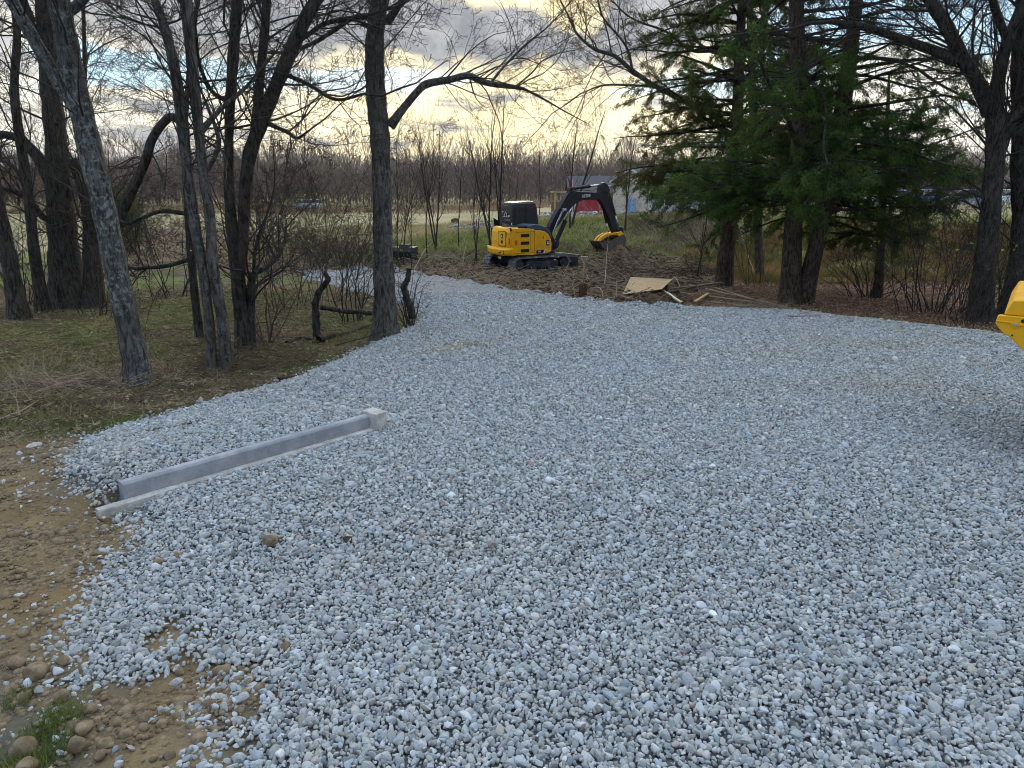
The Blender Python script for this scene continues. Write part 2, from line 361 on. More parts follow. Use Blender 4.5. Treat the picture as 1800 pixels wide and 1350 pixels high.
M['red'] = paint('red_shed_boards', (.42, .045, .07), (.25, .05, .06), .5, .7)
M['roof'] = paint('grey_shingles', (.13, .12, .12), (.09, .085, .08), .6, .9, scale=8)
M['trim'] = paint('white_trim', (.55, .57, .58), (.4, .4, .4), .4, .5)
M['glass'] = paint('dark_window_glass', (.03, .035, .04), (.05, .05, .06), .3, .08)
M['bluebox'] = paint('light_blue_board', (.22, .42, .62), (.3, .4, .5), .4, .6)
M['carwhite'] = paint('white_car_paint', (.72, .74, .76), (.5, .5, .5), .2, .25)
M['carblue'] = paint('blue_car_paint', (.08, .20, .46), (.1, .15, .25), .2, .25)
M['carsilver'] = paint('silver_car_paint', (.42, .46, .52), (.3, .3, .3), .2, .25)
M['plastic'] = paint('white_plastic_pipe', (.42, .39, .31), (.4, .35, .25), .5, .4)
M['brush_dry'] = leafmat('rusty_field_brush', (.20, .11, .07), (.34, .25, .15), .15, .1)
M['straw'] = leafmat('pale_straw', (.20, .15, .09), (.50, .40, .26), 8, .1)
M['rust'] = paint('rusty_steel', (.10, .045, .03), (.2, .10, .06), .6, .7)
M['wood_handle'] = paint('worn_wooden_handle', (.30, .19, .10), (.2, .13, .07), .5, .6)

# ------------------------------------------------------------------ ground sheet
def lines(a, b, step, hi, g=1.12, lo=None):
    l = list(np.arange(a, b, step)); s = step
    while l[-1] < hi: s *= g; l.append(l[-1] + s)
    if lo is not None:
        s = step; f = [a]
        while f[-1] > lo: s *= g; f.append(f[-1] - s)
        l = f[::-1][:-1] + l
    return np.array(l)
def bare_amt(x, y):
    q = .22 * (fbm(x * 5, y * 5, 177, 3) - .5) + .16 * (fbm(x * 16, y * 16, 178, 2) - .5)
    return np.maximum(sst(-.14, .06, dist(BARE, x, y) + q), .85 * sst(-.05, .05, dist(BARE2, x, y) + q))
def build_ground():
    X = lines(-13, 13, .11, 700, lo=-700); Y = lines(.6, 31, .11, 900, lo=-30)
    gx, gy = np.meshgrid(X, Y); x = gx.ravel(); y = gy.ravel(); z = H(x, y)
    z -= .012 * sst(.05, .3, dist(GP, x, y)) * (1 - bare_amt(x, y))
    z -= .06 * (np.abs(wall_step(x, y)[2]) < .16) * (dist(GP, x, y) > -.3) * (y < 6) * (wall_step(x, y)[1] > -.1) * (wall_step(x, y)[1] < WL + .2)
    # material zones: what the surface is made of, in ragged patches
    wx = x + 1.3 * (fbm(x * .8, y * .8, 41) - .5) * np.minimum(1, .2 + np.abs(y) * .05); wy = y + 1.6 * (fbm(x * .8, y * .8, 47) - .5) * np.minimum(1, .2 + np.abs(y) * .05)
    n = fbm(x * .55, y * .55, 3); n2 = fbm(x * 2.2, y * 2.2, 8); n3 = fbm(x * 5, y * 5, 14)
    def L(a, b, f): return a + (b - a) * f[:, None]
    cc = lambda *v: np.array([v])
    col = L(cc(.10, .075, .048), cc(.08, .095, .032), sst(.45, .62, n * .6 + n2 * .4)); col = L(col, cc(.18, .14, .09), .6 * sst(.52, .68, n3))   # woodland floor
    col = L(col, cc(.13, .165, .05), sst(.52, .66, n2) * sst(-9, -7, -wy) * sst(7.5, 9.5, wy) * .0 + sst(.50, .62, n) * sst(8.5, 11, wy) * .7)
    m = sst(4.6, 5.6, wy); tan = L(cc(.29, .205, .105), cc(.22, .175, .12), sst(.4, .65, n2)); tan = L(tan, cc(.35, .26, .14), sst(.55, .7, n3)); col = tan * (1 - m)[:, None] + col * m[:, None]
    g1 = sst(2.6, 1.9, wy) * sst(-1.15, -1.45, x); col = L(col, cc(.17, .16, .13), g1)
    far = sst(26, 30, wy); fieldc = L(cc(.40, .33, .19), cc(.31, .28, .14), sst(.4, .6, n)); grassb = L(cc(.15, .20, .045), cc(.26, .24, .08), sst(.42, .6, n2))
    col = col * (1 - far)[:, None] + grassb * far[:, None]
    ff = np.clip(sst(37, 46, wy) + sst(-5, -9, x) * sst(30, 36, wy), 0, 1); col = col * (1 - ff)[:, None] + fieldc * ff[:, None]
    hm = np.exp(-((x - 8.6)**2 / 20 + (y - 33)**2 / 14)); col = L(col, cc(.22, .17, .115), np.clip(hm * 1.2, 0, 1))
    orr = sst(6.6, 7.6, x) * sst(19.5, 21, wy) * (1 - sst(29, 33, wy)); col = L(col, cc(.24, .19, .07), orr * sst(.35, .5, n2))
    col = L(col, cc(.14, .085, .055), sst(-.25, .15, dist(LITT, wx, wy)))
    d1 = np.maximum(sst(-.2, .2, dist(DIRT, wx, wy)), sst(-.5, .5, dist(DIRT2, wx, wy)))
    dc = L(cc(.105, .07, .046), cc(.19, .13, .088), sst(.35, .65, n3)); dc = L(dc, cc(.17, .16, .06), sst(.56, .7, n2) * .6)
    col = col * (1 - d1)[:, None] + dc * d1[:, None]
    nx, ny = len(X), len(Y); i = np.arange(nx * ny).reshape(ny, nx)
    F = np.stack([i[:-1, :-1].ravel(), i[:-1, 1:].ravel(), i[1:, 1:].ravel(), i[1:, :-1].ravel()], 1)
    o = mesh_np('ground', np.stack([x, y, z], 1), [F], M['ground'], smooth=True, color=np.clip(col, .01, .9)); tag(o, kind='structure')
build_ground()

# ------------------------------------------------------------------ gravel
def gravel_top(x, y):
    d = dist(GP, x, y) + .10 * (fbm(x * 3, y * 3, 77) - .5)
    bare = bare_amt(x, y)
    th = (.036 - .027 * sst(3.8, 2.8, y)) * sst(-.02, .22, d) * (1 - bare) - .05 * (1 - sst(-.10, .02, d)) - .004 * bare
    return H(x, y) + th + .02 * (fbm(x * .7, y * .7, 91) - .5) * sst(0, .5, d), d, bare
STRIPS = [(*G(285, 735), *G(372, 706)), (*G(245, 782), *G(345, 760)), (*G(430, 690), *G(470, 682))]
def build_gravel():
    X = np.arange(-14, 12.01, .1); Y = np.concatenate([np.arange(-3, .5, .25), np.arange(.5, 27, .1)])
    gx, gy = np.meshgrid(X, Y); x = gx.ravel(); y = gy.ravel(); z, d, bare = gravel_top(x, y)
    for ax, ay, bx, by in STRIPS:
        ux, uy = bx - ax, by - ay; q = np.clip(((x - ax) * ux + (y - ay) * uy) / (ux * ux + uy * uy), 0, 1); bare = np.where(np.hypot(x - ax - q * ux, y - ay - q * uy) < .09, 1.0, bare)
    nx, ny = len(X), len(Y); i = np.arange(nx * ny).reshape(ny, nx)
    F = np.stack([i[:-1, :-1].ravel(), i[:-1, 1:].ravel(), i[1:, 1:].ravel(), i[1:, :-1].ravel()], 1)
    keep = ((d > -.08) & (bare < .3))[F].all(1); F = F[keep]
    z = z - .013 * (y < 15)
    _, ws, wq = wall_step(x, y); z = z - .05 * (np.abs(wq - .03) < .14) * (ws > -.15) * (ws < WL + .15)
    u, inv = np.unique(F, return_inverse=True)
    o = mesh_np('gravel_driveway', np.stack([x, y, z], 1)[u], [inv.reshape(-1, 4)], M['gravel'], smooth=True); tag(o, kind='structure')
    # the stones
    pts = []
    for y0, y1, st in ((.75, 3.2, .0145), (3.2, 5.5, .0165), (5.5, 8, .0195), (8, 11.5, .0245), (11.5, 17, .031)):
        xx, yy = np.meshgrid(np.arange(-.78 * y1 - 1.2, .78 * y1 + 1.2, st), np.arange(y0, y1, st)); xx = xx.ravel(); yy = yy.ravel()
        k = (np.abs(xx) < .78 * yy + 1.0) & (xx > -6); xx = xx[k]; yy = yy[k]
        xx = xx + RNG.uniform(-.5, .5, xx.size) * st; yy = yy + RNG.uniform(-.5, .5, yy.size) * st
        z, d, bare = gravel_top(xx, yy)
        p = np.where(d > .12, 1.0, np.where(d > -.02, .72, .42 * np.exp(d / .10))); clump = fbm(xx * 7, yy * 7, 55, 3)
        p = p * (1 - bare * (1 - .75 * sst(.52, .62, clump)))
        p = p * (1 - .55 * sst(14, 16.5, yy))
        # thin scraped strips where soil shows
        for ax, ay, bx, by in STRIPS:
            ux, uy = bx - ax, by - ay; q = np.clip(((xx - ax) * ux + (yy - ay) * uy) / (ux * ux + uy * uy), 0, 1); dd = np.hypot(xx - ax - q * ux, yy - ay - q * uy)
            p = p * (1 - .85 * (dd < .05 + .10 * (fbm(xx * 4, yy * 4, 58, 3) - .35)))
        k = RNG.random(xx.size) < p; xx, yy, z, d = xx[k], yy[k], z[k], d[k]
        _, ws, wq = wall_step(xx, yy); k2 = ~((wq > -.085) & (wq < .062) & (ws > -.02) & (ws < WL + .13)); xx, yy, z, d = xx[k2], yy[k2], z[k2], d[k2]
        zz = np.where(d > .0, z, H(xx, yy)) + RNG.uniform(-.006, .008, xx.size)
        pts.append(np.stack([xx, yy, zz, np.full(xx.size, st)], 1))
    P = np.vstack(pts); n = len(P); print('stones', n)
    s = np.clip(RNG.lognormal(math.log(.0089), .36, n), .0045, .024) * np.where(P[:, 3] > .03, 1.70, np.where(P[:, 3] > .024, 1.42, np.where(P[:, 3] > .019, 1.18, np.where(P[:, 3] > .016, 1.06, 1))))
    big = RNG.random(n) < .006; s[big] *= 1.45
    scl = np.stack([s * RNG.uniform(.9, 1.35, n), s * RNG.uniform(.78, 1.1, n), s * RNG.uniform(.6, 1.0, n)], 1)
    v = np.clip(RNG.normal(.435, .088, n), .17, .80); w = RNG.normal(0, .014, n)
    tint = np.stack([v * .985 + w * .7, v + .012, v + .004 - w], 1)
    warm = sst(2.2, 5, P[:, 0]) * sst(13, 9, P[:, 1]) * sst(5.5, 7.5, P[:, 1]) * .7 * sst(.35, .6, fbm(P[:, 0], P[:, 1] * 2.2, 66)) + .3 * sst(.5, .68, fbm(P[:, 0] * .7, P[:, 1] * .9, 67))
    g1 = G(825, 610); st = np.exp(-(((P[:, 0] - g1[0]) - .9 * (P[:, 1] - g1[1]))**2 / .03 + (P[:, 1] - g1[1])**2 / .35)); warm = warm + 1.4 * st
    tint *= 1 - warm[:, None] * np.array([[.03, .10, .22]])
    r = RNG.random(n); tint[r < .006] *= [1.0, .78, .72]; tint[(r > .012) & (r < .03)] *= [1.02, .93, .80]; tint[(r > .04) & (r < .06)] *= .62; tint[(r > .07) & (r < .13)] *= [.92, .99, 1.08]; tint[(r > .14) & (r < .17)] *= 1.3
    rot = np.stack([RNG.normal(0, .8, n), RNG.normal(0, .8, n), RNG.uniform(0, 6.28, n)], 1)
    me = bpy.data.meshes.new('gravel_stones'); me.vertices.add(n); me.vertices.foreach_set('co', P[:, :3].astype(np.float32).ravel())
    for nm, a in (('scl', scl), ('rot', rot), ('tint', tint)):
        at_ = me.attributes.new(nm, 'FLOAT_VECTOR', 'POINT'); at_.data.foreach_set('vector', a.astype(np.float32).ravel())
    me.update(); o = bpy.data.objects.new('gravel_stones', me); COL.objects.link(o)
    tag(o, 'loose grey crushed limestone covering the driveway', 'gravel', kind='stuff')
    me.materials.append(M['stone'])
    ng = bpy.data.node_groups.new('gravel_nodes', 'GeometryNodeTree')
    ng.interface.new_socket('Geometry', in_out='INPUT', socket_type='NodeSocketGeometry'); ng.interface.new_socket('Geometry', in_out='OUTPUT', socket_type='NodeSocketGeometry')
    N = ng.nodes; Lk = ng.links.new
    gi = N.new('NodeGroupInput'); go = N.new('NodeGroupOutput')
    g2i = N.new('GeometryNodeGeometryToInstance')
    for k in range(14):
        ico = N.new('GeometryNodeMeshIcoSphere'); ico.inputs['Radius'].default_value = 1; ico.inputs['Subdivisions'].default_value = 1
        rv = N.new('FunctionNodeRandomValue'); rv.data_type = 'FLOAT_VECTOR'; rv.inputs[0].default_value = (-.5,) * 3; rv.inputs[1].default_value = (.5,) * 3; rv.inputs['Seed'].default_value = 10 + k * 7
        sp_ = N.new('GeometryNodeSetPosition'); Lk(ico.outputs[0], sp_.inputs[0]); Lk(rv.outputs[0], sp_.inputs['Offset'])
        ch = N.new('GeometryNodeConvexHull'); Lk(sp_.outputs[0], ch.inputs[0])
        sb = N.new('GeometryNodeSubdivisionSurface'); Lk(ch.outputs[0], sb.inputs['Mesh']); sb.inputs['Level'].default_value = 1
        sb.inputs['Edge Crease'].default_value = .55
        sm = N.new('GeometryNodeSetMaterial'); Lk(sb.outputs[0], sm.inputs[0]); sm.inputs['Material'].default_value = M['stone']
        ssd = N.new('GeometryNodeSetShadeSmooth'); Lk(sm.outputs[0], ssd.inputs[0]); ssd.inputs['Shade Smooth'].default_value = False
        Lk(ssd.outputs[0], g2i.inputs[0])
    def na(nm):
        a = N.new('GeometryNodeInputNamedAttribute'); a.data_type = 'FLOAT_VECTOR'; a.inputs[0].default_value = nm; return a.outputs[0]
    iop = N.new('GeometryNodeInstanceOnPoints'); Lk(gi.outputs[0], iop.inputs['Points']); Lk(g2i.outputs[0], iop.inputs['Instance'])
    iop.inputs['Pick Instance'].default_value = True; ri = N.new('FunctionNodeRandomValue'); ri.data_type = 'INT'
    ri.inputs[4].default_value = 0; ri.inputs[5].default_value = 13; Lk(ri.outputs[2], iop.inputs['Instance Index'])
    e2r = N.new('FunctionNodeEulerToRotation'); Lk(na('rot'), e2r.inputs[0]); Lk(e2r.outputs[0], iop.inputs['Rotation']); Lk(na('scl'), iop.inputs['Scale'])
    Lk(iop.outputs[0], go.inputs[0])
    md = o.modifiers.new('stones', 'NODES'); md.node_group = ng
build_gravel()

# ------------------------------------------------------------------ tubes and branches
def tubes(polys, lev2sides=None):
    """polys: list of (points, radii); returns verts, quads of all tubes"""
    groups = {}
    for p, r in polys:
        m = max(r); k = 14 if m > .12 else 10 if m > .05 else 6 if m > .018 else 4 if m > .008 else 3
        groups.setdefault((len(p), k), []).append((p, r))
    VV = []; FF = []; off = 0
    for (n, k), l in groups.items():
        P = np.array([a for a, _ in l], float); Rr = np.array([b for _, b in l], float); m = len(l)
        T = np.gradient(P, axis=1); T /= np.linalg.norm(T, axis=2, keepdims=True) + 1e-9
        av = T.mean(1); ref = np.eye(3)[np.abs(av).argmin(1)][:, None, :]
        U = np.cross(T, np.broadcast_to(ref, T.shape)); U /= np.linalg.norm(U, axis=2, keepdims=True) + 1e-9; Wv = np.cross(T, U)
        a = np.arange(k) * 2 * math.pi / k
        if k >= 10:
            nz = 1 + .08 * np.sin(a * 3 + P[:, :1, 0:1] * 5)[:, None if False else slice(None)] if False else 1 + .06 * np.sin(a * 3 + 1.3) + .04 * np.sin(a * 5 + .4)
        else: nz = np.ones(k)
        V = P[:, :, None, :] + Rr[:, :, None, None] * nz[None, None, :, None] * (np.cos(a)[None, None, :, None] * U[:, :, None, :] + np.sin(a)[None, None, :, None] * Wv[:, :, None, :])
        idx = np.arange(m * n * k).reshape(m, n, k) + off
        F = np.stack([idx[:, :-1], np.roll(idx[:, :-1], -1, 2), np.roll(idx[:, 1:], -1, 2), idx[:, 1:]], -1).reshape(-1, 4)
        VV.append(V.reshape(-1, 3)); FF.append(F); off += m * n * k
    return np.vstack(VV), FF
def smooth_path(pts, sub=5):
    p = np.array(pts, float); q = np.vstack([2 * p[0] - p[1], p, 2 * p[-1] - p[-2]]); out = []
    for i in range(1, len(q) - 2):
        for s in np.arange(sub) / sub:
            a, b, c, d = q[i-1], q[i], q[i+1], q[i+2]
            out.append(.5 * ((2*b) + (-a+c)*s + (2*a-5*b+4*c-d)*s*s + (-a+3*b-3*c+d)*s**3))
    out.append(p[-1]); return np.array(out)
def rdir(d, ang, rng):
    d = d / np.linalg.norm(d); q = rng.normal(size=3); q -= q.dot(d) * d; q /= np.linalg.norm(q)
    return d * math.cos(ang) + q * math.sin(ang)
def grow(out, p, d, L, r, lev, rng, nch=(7, 6, 4), wig=.22, up=.05, ratio=.5, rmin=.0022, ang=(.5, 1.1)):
    n = (7, 6, 5, 4, 3)[min(lev, 4)]; pts = [p]; dd = d / np.linalg.norm(d); seg = L / (n - 1)
    for i in range(n - 1):
        dd = dd + rng.normal(size=3) * wig + np.array([0, 0, up]); dd /= np.linalg.norm(dd); pts.append(pts[-1] + dd * seg)
    rs = [max(rmin, r * (1 - .72 * i / (n - 1))) for i in range(n)]; out.append((pts, rs))
    if lev >= len(nch): return
    P = np.array(pts); c = nch[lev]; c = int(c * rng.uniform(.7, 1.3) + .5)
    for j in range(c):
        tt = rng.uniform(.22, 1) if j else .97; f = tt * (n - 1); i = min(int(f), n - 2); q = P[i] + (P[i+1] - P[i]) * (f - i)
        dc = rdir(P[i+1] - P[i], rng.uniform(*ang), rng)
        grow(out, q, dc, L * ratio * rng.uniform(.6, 1.25) * (1.15 - .5 * tt), max(rmin, rs[i] * rng.uniform(.42, .62)), lev + 1, rng, nch, wig, up, ratio, rmin, ang)

def trunk_path(l, Y, dy=0.0):
    """l: (px,py,half-width px) up the stem; Y ground distance, dy drift in depth towards the top"""
    n = len(l); P = []; r = []
    for i, (a, b, w) in enumerate(l):
        y = Y + dy * i / (n - 1); p = at(a, b, y); P.append(p); r.append(.86 * w * (p[1] * math.cos(PITCH) - (p[2] - CAMH) * math.sin(PITCH)) / FPX)
    S = smooth_path(P, 5); rr = np.interp(np.linspace(0, n - 1, len(S)), range(n), r); return S, rr
def to_ground(S, rr, flare=1.45):
    """drop the foot of a stem into the land with a flared root collar"""
    x, y, z = S[0]; g = Hs(x, y) - .08
    d = S[0] - S[1]; k = max(0.0, (z - g)); foot = np.array([x, y, g])
    mid = S[0] * .6 + foot * .4
    return np.vstack([foot[None], S]), np.concatenate([[rr[0] * flare], rr]) if k > 0 else (S, rr)
def finish_tree(name, stems, crown, m_t, m_c, label, cat='tree', group=None, extra=None):
    base = stems[0][0][0]; root = empty(name, tuple(base), label=label, cat=cat, group=group)
    def mk(nm, polys, mt):
        V, F = tubes(polys); return mesh_np(nm, V - base, F, mt, root, smooth=True)
    mk('trunk', [(list(a), list(b)) for a, b in stems], m_t)
    if crown: mk('crown', crown, m_c)
    return root
def limbs_on(out, S, rr, rng, t0, t1, n, L, nch=(6, 5, 4), rk=.45, bias=None, ang=(.6, 1.2), up=.04, wig=.2):
    for j in range(n):
        f = rng.uniform(t0, t1) * (len(S) - 1); i = min(int(f), len(S) - 2); q = S[i] + (S[i+1] - S[i]) * (f - i)
        d = rdir(S[i+1] - S[i], rng.uniform(*ang), rng)
        if bias is not None: d = d + np.array(bias) * rng.uniform(.3, 1)
        grow(out, q, d, L * rng.uniform(.55, 1.2), max(.005, min(rr[i] * rk, L * .0095) * rng.uniform(.6, 1.1)), 1, rng, (0,) + tuple(nch), wig=wig, up=up)

def tree_px(label, Y, stems, limbs=(), nauto=10, L=1.8, m='bark_grey', seed=1, name='bare_tree', nch=(6, 5, 4), t0=.35, bias=None, dy=0.0, group=None, cat='tree', limbch=(5, 5, 4), up=.04):
    rng = np.random.default_rng(seed); ST = []; CR = []
    for k, s in enumerate(stems):
        S, rr = trunk_path(s, Y, dy)
        rr = rr * (1 + .05 * np.sin(np.arange(len(rr)) * 1.7 + k))
        if s[0][1] > 440 or k == 0: S, rr = to_ground(S, rr)
        ST.append((S, rr))
        if nauto: limbs_on(CR, S, rr, rng, t0, 1, nauto, L, nch, bias=bias, up=up)
    for l in limbs:
        S, rr = trunk_path(l, Y, rng.uniform(-.6, .6)); ST.append((S, rr)); limbs_on(CR, S, rr, rng, .35, 1, max(4, int(6 * len(l) / 3)), L * .8, limbch, rk=.5, up=up)
        grow(CR, S[-1], S[-1] - S[-2], L * .7, rr[-1] * .9, 1, rng, (0,) + limbch, up=up)
    return finish_tree(name, ST, CR, M[m], M['twig'], label, cat, group)

# --- main trees (measured stems)
tree_px('tall straight grey trunk at the gravel edge with a crooked limb reaching right', 10.34,
        [[(680, 585, 30), (678, 540, 24), (675, 450, 20), (672, 330, 19), (669, 240, 20), (664, 190, 21), (660, 130, 20), (660, 70, 19), (668, 0, 17), (676, -60, 16), (690, -150, 14)]],
        [[(686, 222, 11), (708, 192, 8), (735, 160, 7.5), (752, 147, 8), (790, 140, 7), (822, 133, 7), (845, 142, 6.5), (868, 148, 6), (905, 153, 4.5), (923, 157, 3)],
         [(862, 147, 3), (885, 118, 2.5), (925, 78, 2), (965, 45, 1.6), (1010, -5, 1.3)],
         [(905, 153, 2), (935, 128, 1.8), (952, 108, 1.5), (985, 92, 1)],
         [(655, 28, 7), (620, 32, 5), (580, 58, 4.5), (545, 78, 4), (500, 92, 3)],
         [(682, 38, 9), (700, 12, 7), (730, -30, 5)], [(662, 50, 5), (640, 45, 3), (633, 38, 2)]],
        nauto=16, L=1.5, seed=3, t0=.62, nch=(6, 6, 4), limbch=(4, 4, 4))
tree_px('thick leaning trunk blotched with pale lichen, nearest on the left', 7.34,
        [[(243, 660, 27), (232, 600, 23), (206, 480, 22), (188, 390, 22), (168, 300, 22), (148, 215, 22), (130, 140, 22), (115, 60, 21), (100, -20, 20), (85, -120, 17)],
         [(140, 195, 18), (98, 135, 14), (60, 70, 13), (20, 0, 12), (-20, -80, 10)]],
        [[(100, 30, 12), (135, 10, 10), (170, -30, 8)]], nauto=12, L=1.3, m='bark_lichen', seed=5, t0=.5)
tree_px('massive dark trunk on the left behind the lichen blotched one', 14.07,
        [[(125, 545, 40), (118, 500, 32), (112, 430, 27), (105, 340, 24), (100, 260, 20), (92, 180, 19), (85, 100, 18), (80, 20, 17), (70, -80, 15)],
         [(165, 540, 24), (164, 470, 16), (160, 400, 14), (150, 340, 12), (128, 280, 10)]],
        [[(95, 330, 14), (70, 280, 12), (35, 245, 9), (0, 235, 7), (-40, 230, 5)],
         [(105, 400, 7), (75, 380, 6), (45, 345, 5), (0, 330, 4)], [(88, 120, 12), (60, 60, 10), (40, 0, 9)]],
        nauto=16, L=2.3, m='bark_dark', seed=7, t0=.25, nch=(6, 6, 4))
tree_px('two slender stems crossing low down, foremost of the left trunk cluster', 8.0,
        [[(373, 652, 12), (368, 568, 10), (356, 473, 10), (343, 400, 11), (336, 350, 11), (329, 300, 10), (322, 230, 12), (312, 150, 11), (298, 80, 10), (280, 20, 9), (255, -40, 8)],
         [(400, 645, 14), (392, 568, 11), (376, 473, 11), (369, 377, 10), (359, 314, 10), (352, 250, 10), (345, 180, 11), (336, 90, 11), (328, 0, 12), (320, -90, 11)]],
        [[(350, 235, 8), (385, 195, 5), (425, 160, 4), (450, 135, 3)], [(365, 300, 5), (385, 250, 5), (362, 180, 3)]], nauto=14, L=1.4, m='bark_grey', seed=11, t0=.45)
tree_px('thin dark stem hidden behind the two crossing stems', 10.2,
        [[(350, 585, 9), (341, 505, 8), (333, 409, 8), (328, 330, 7), (324, 250, 6), (330, 150, 5), (340, 60, 4), (350, -10, 4)]],
        [[(322, 222, 7), (300, 205, 8), (270, 240, 8.5), (255, 285, 9), (232, 335, 10), (205, 395, 10)], [(326, 375, 5), (280, 372, 4), (225, 392, 4), (200, 378, 3)], [(335, 455, 5), (290, 468, 4.5), (235, 472, 3.5)]],
        nauto=10, L=1.5, m='bark_dark', seed=13, t0=.4)
tree_px('forked dark trunk with two upright arms, rightmost of the trunk cluster', 9.3,
        [[(428, 618, 17), (423, 568, 12), (417, 480, 13), (408, 400, 12), (403, 320, 10), (403, 240, 9), (406, 170, 10), (411, 90, 11), (417, 0, 11), (420, -90, 10)],
         [(421, 490, 11), (427, 420, 11), (431, 340, 12), (440, 270, 14), (462, 210, 14), (490, 140, 14), (520, 70, 14), (550, 10, 13), (590, -50, 11)],
         [(446, 262, 11), (452, 200, 10), (458, 130, 9), (466, 50, 9), (470, -30, 8)],
         [(443, 608, 10), (442, 560, 7), (442, 505, 8), (444, 480, 8)]],
        [[(500, 85, 7), (540, 62, 5), (575, 40, 5), (640, 28, 4)], [(500, 130, 5), (545, 150, 4), (590, 175, 3.5), (640, 165, 3)], [(465, 215, 5), (505, 232, 4), (522, 243, 3), (545, 228, 2)],
         [(448, 480, 6), (470, 468, 5), (490, 450, 4), (500, 425, 3), (503, 400, 2)], [(446, 480, 4), (448, 445, 3.5), (455, 412, 3)], [(405, 180, 6), (372, 160, 4), (350, 110, 4), (345, 60, 3)]],
        nauto=13, L=1.6, m='bark_dark', seed=17, t0=.45)
tree_px('dark leaning trunk at the far left edge beside the low tangle', 12.5,
        [[(28, 525, 17), (15, 450, 14), (0, 380, 13), (-20, 300, 12)]], nauto=8, L=1.6, m='bark_dark', seed=19, t0=.2)
tree_px('narrow crooked stem between the far left edge and the massive dark trunk', 13.4,
        [[(72, 520, 12), (60, 440, 10), (50, 340, 9), (36, 250, 9), (25, 160, 8), (30, 60, 7), (20, -30, 6)]],
        [[(50, 330, 5), (20, 290, 4), (-10, 280, 3)]], nauto=16, L=1.8, m='bark_dark', seed=23, t0=.15)
tree_px('slim pole tree rising just right of the leaning lichen blotched trunk', 16.0,
        [[(150, 470, 6), (150, 380, 5), (148, 250, 4.5), (149, 120, 4), (146, 0, 3.5), (146, -80, 3)]], nauto=12, L=1.8, m='bark_dark', seed=29, t0=.35)

# --- right side bare trees
tree_px('dark spreading tree by the right edge with a big limb slanting up to the left', 12.3,
        [[(1722, 565, 26), (1726, 500, 22), (1736, 420, 19), (1744, 330, 18), (1750, 250, 19), (1748, 190, 17), (1758, 120, 12), (1775, 60, 11), (1800, 0, 10), (1815, -80, 9)],
         [(1740, 200, 15), (1715, 140, 14), (1690, 100, 13), (1665, 50, 13), (1640, 10, 12), (1610, -40, 11)],
         [(1758, 260, 8), (1775, 215, 12), (1795, 190, 12)]],
        [[(1685, 108, 11), (1650, 92, 10), (1610, 78, 9), (1560, 60, 8), (1510, 45, 7), (1460, 38, 5)], [(1768, 65, 8), (1750, 20, 8), (1740, -20, 7)]],
        nauto=26, L=2.3, m='bark_dark', seed=31, t0=.2, nch=(6, 6, 4))
tree_px('heavy dark trunk cut off by the right edge', 12.6,
        [[(1785, 545, 34), (1794, 470, 24), (1800, 380, 22), (1795, 300, 20), (1800, 220, 22), (1798, 120, 22), (1805, 0, 20), (1815, -90, 18)]],
        nauto=16, L=1.8, m='bark_dark', seed=37, t0=.15)
tree_px('bare grey tree behind the cedars whose long limb reaches left over the machine', 22.0,
        [[(1335, 480, 9), (1332, 380, 8), (1328, 260, 8), (1322, 140, 7), (1318, 30, 6), (1318, -70, 5)]],
        [[(1328, 250, 6), (1260, 205, 6), (1200, 175, 6), (1150, 150, 5), (1112, 124, 4.5), (1080, 98, 4), (1045, 86, 3.5), (1015, 60, 2.5), (1000, 30, 2)],
         [(1326, 130, 4), (1270, 92, 4), (1215, 88, 3.5), (1180, 60, 3)], [(1150, 152, 3), (1110, 150, 2.5), (1060, 150, 2), (1020, 165, 1.5)], [(1112, 124, 3), (1100, 80, 2.5), (1060, 30, 2), (1050, -10, 1.5)]],
        nauto=10, L=3.4, m='bark_grey', seed=41, t0=.4, nch=(7, 6, 4), limbch=(7, 6, 4))

# ------------------------------------------------------------------ small faces (foliage, leaves, blades)
def blades(Cn, D, Ln, Wd, rng, droop=0.0):
    """triangular slivers rooted at Cn along D"""
    n = len(Cn); q = rng.normal(size=(n, 3)); q -= (q * D).sum(1, keepdims=True) * D; q /= np.linalg.norm(q, axis=1, keepdims=True) + 1e-9
    tip = Cn + D * Ln[:, None]; tip[:, 2] -= droop * Ln
    V = np.stack([Cn - q * Wd[:, None], Cn + q * Wd[:, None], tip], 1).reshape(-1, 3); return V, np.arange(3 * n).reshape(n, 3)
def leaves(Cn, size, rng, flat=.5):
    n = len(Cn); nrm = rng.normal(size=(n, 3)); nrm[:, 2] = np.abs(nrm[:, 2]) + flat * 3; nrm /= np.linalg.norm(nrm, axis=1, keepdims=True)
    u = np.cross(nrm, rng.normal(size=(n, 3))); u /= np.linalg.norm(u, axis=1, keepdims=True) + 1e-9; w = np.cross(nrm, u); s = size[:, None]
    V = np.stack([Cn - u * s, Cn + w * s * .55 + nrm * s * .12, Cn + u * s, Cn - w * s * .55 + nrm * s * .12], 1).reshape(-1, 3); return V, np.arange(4 * n).reshape(n, 4)

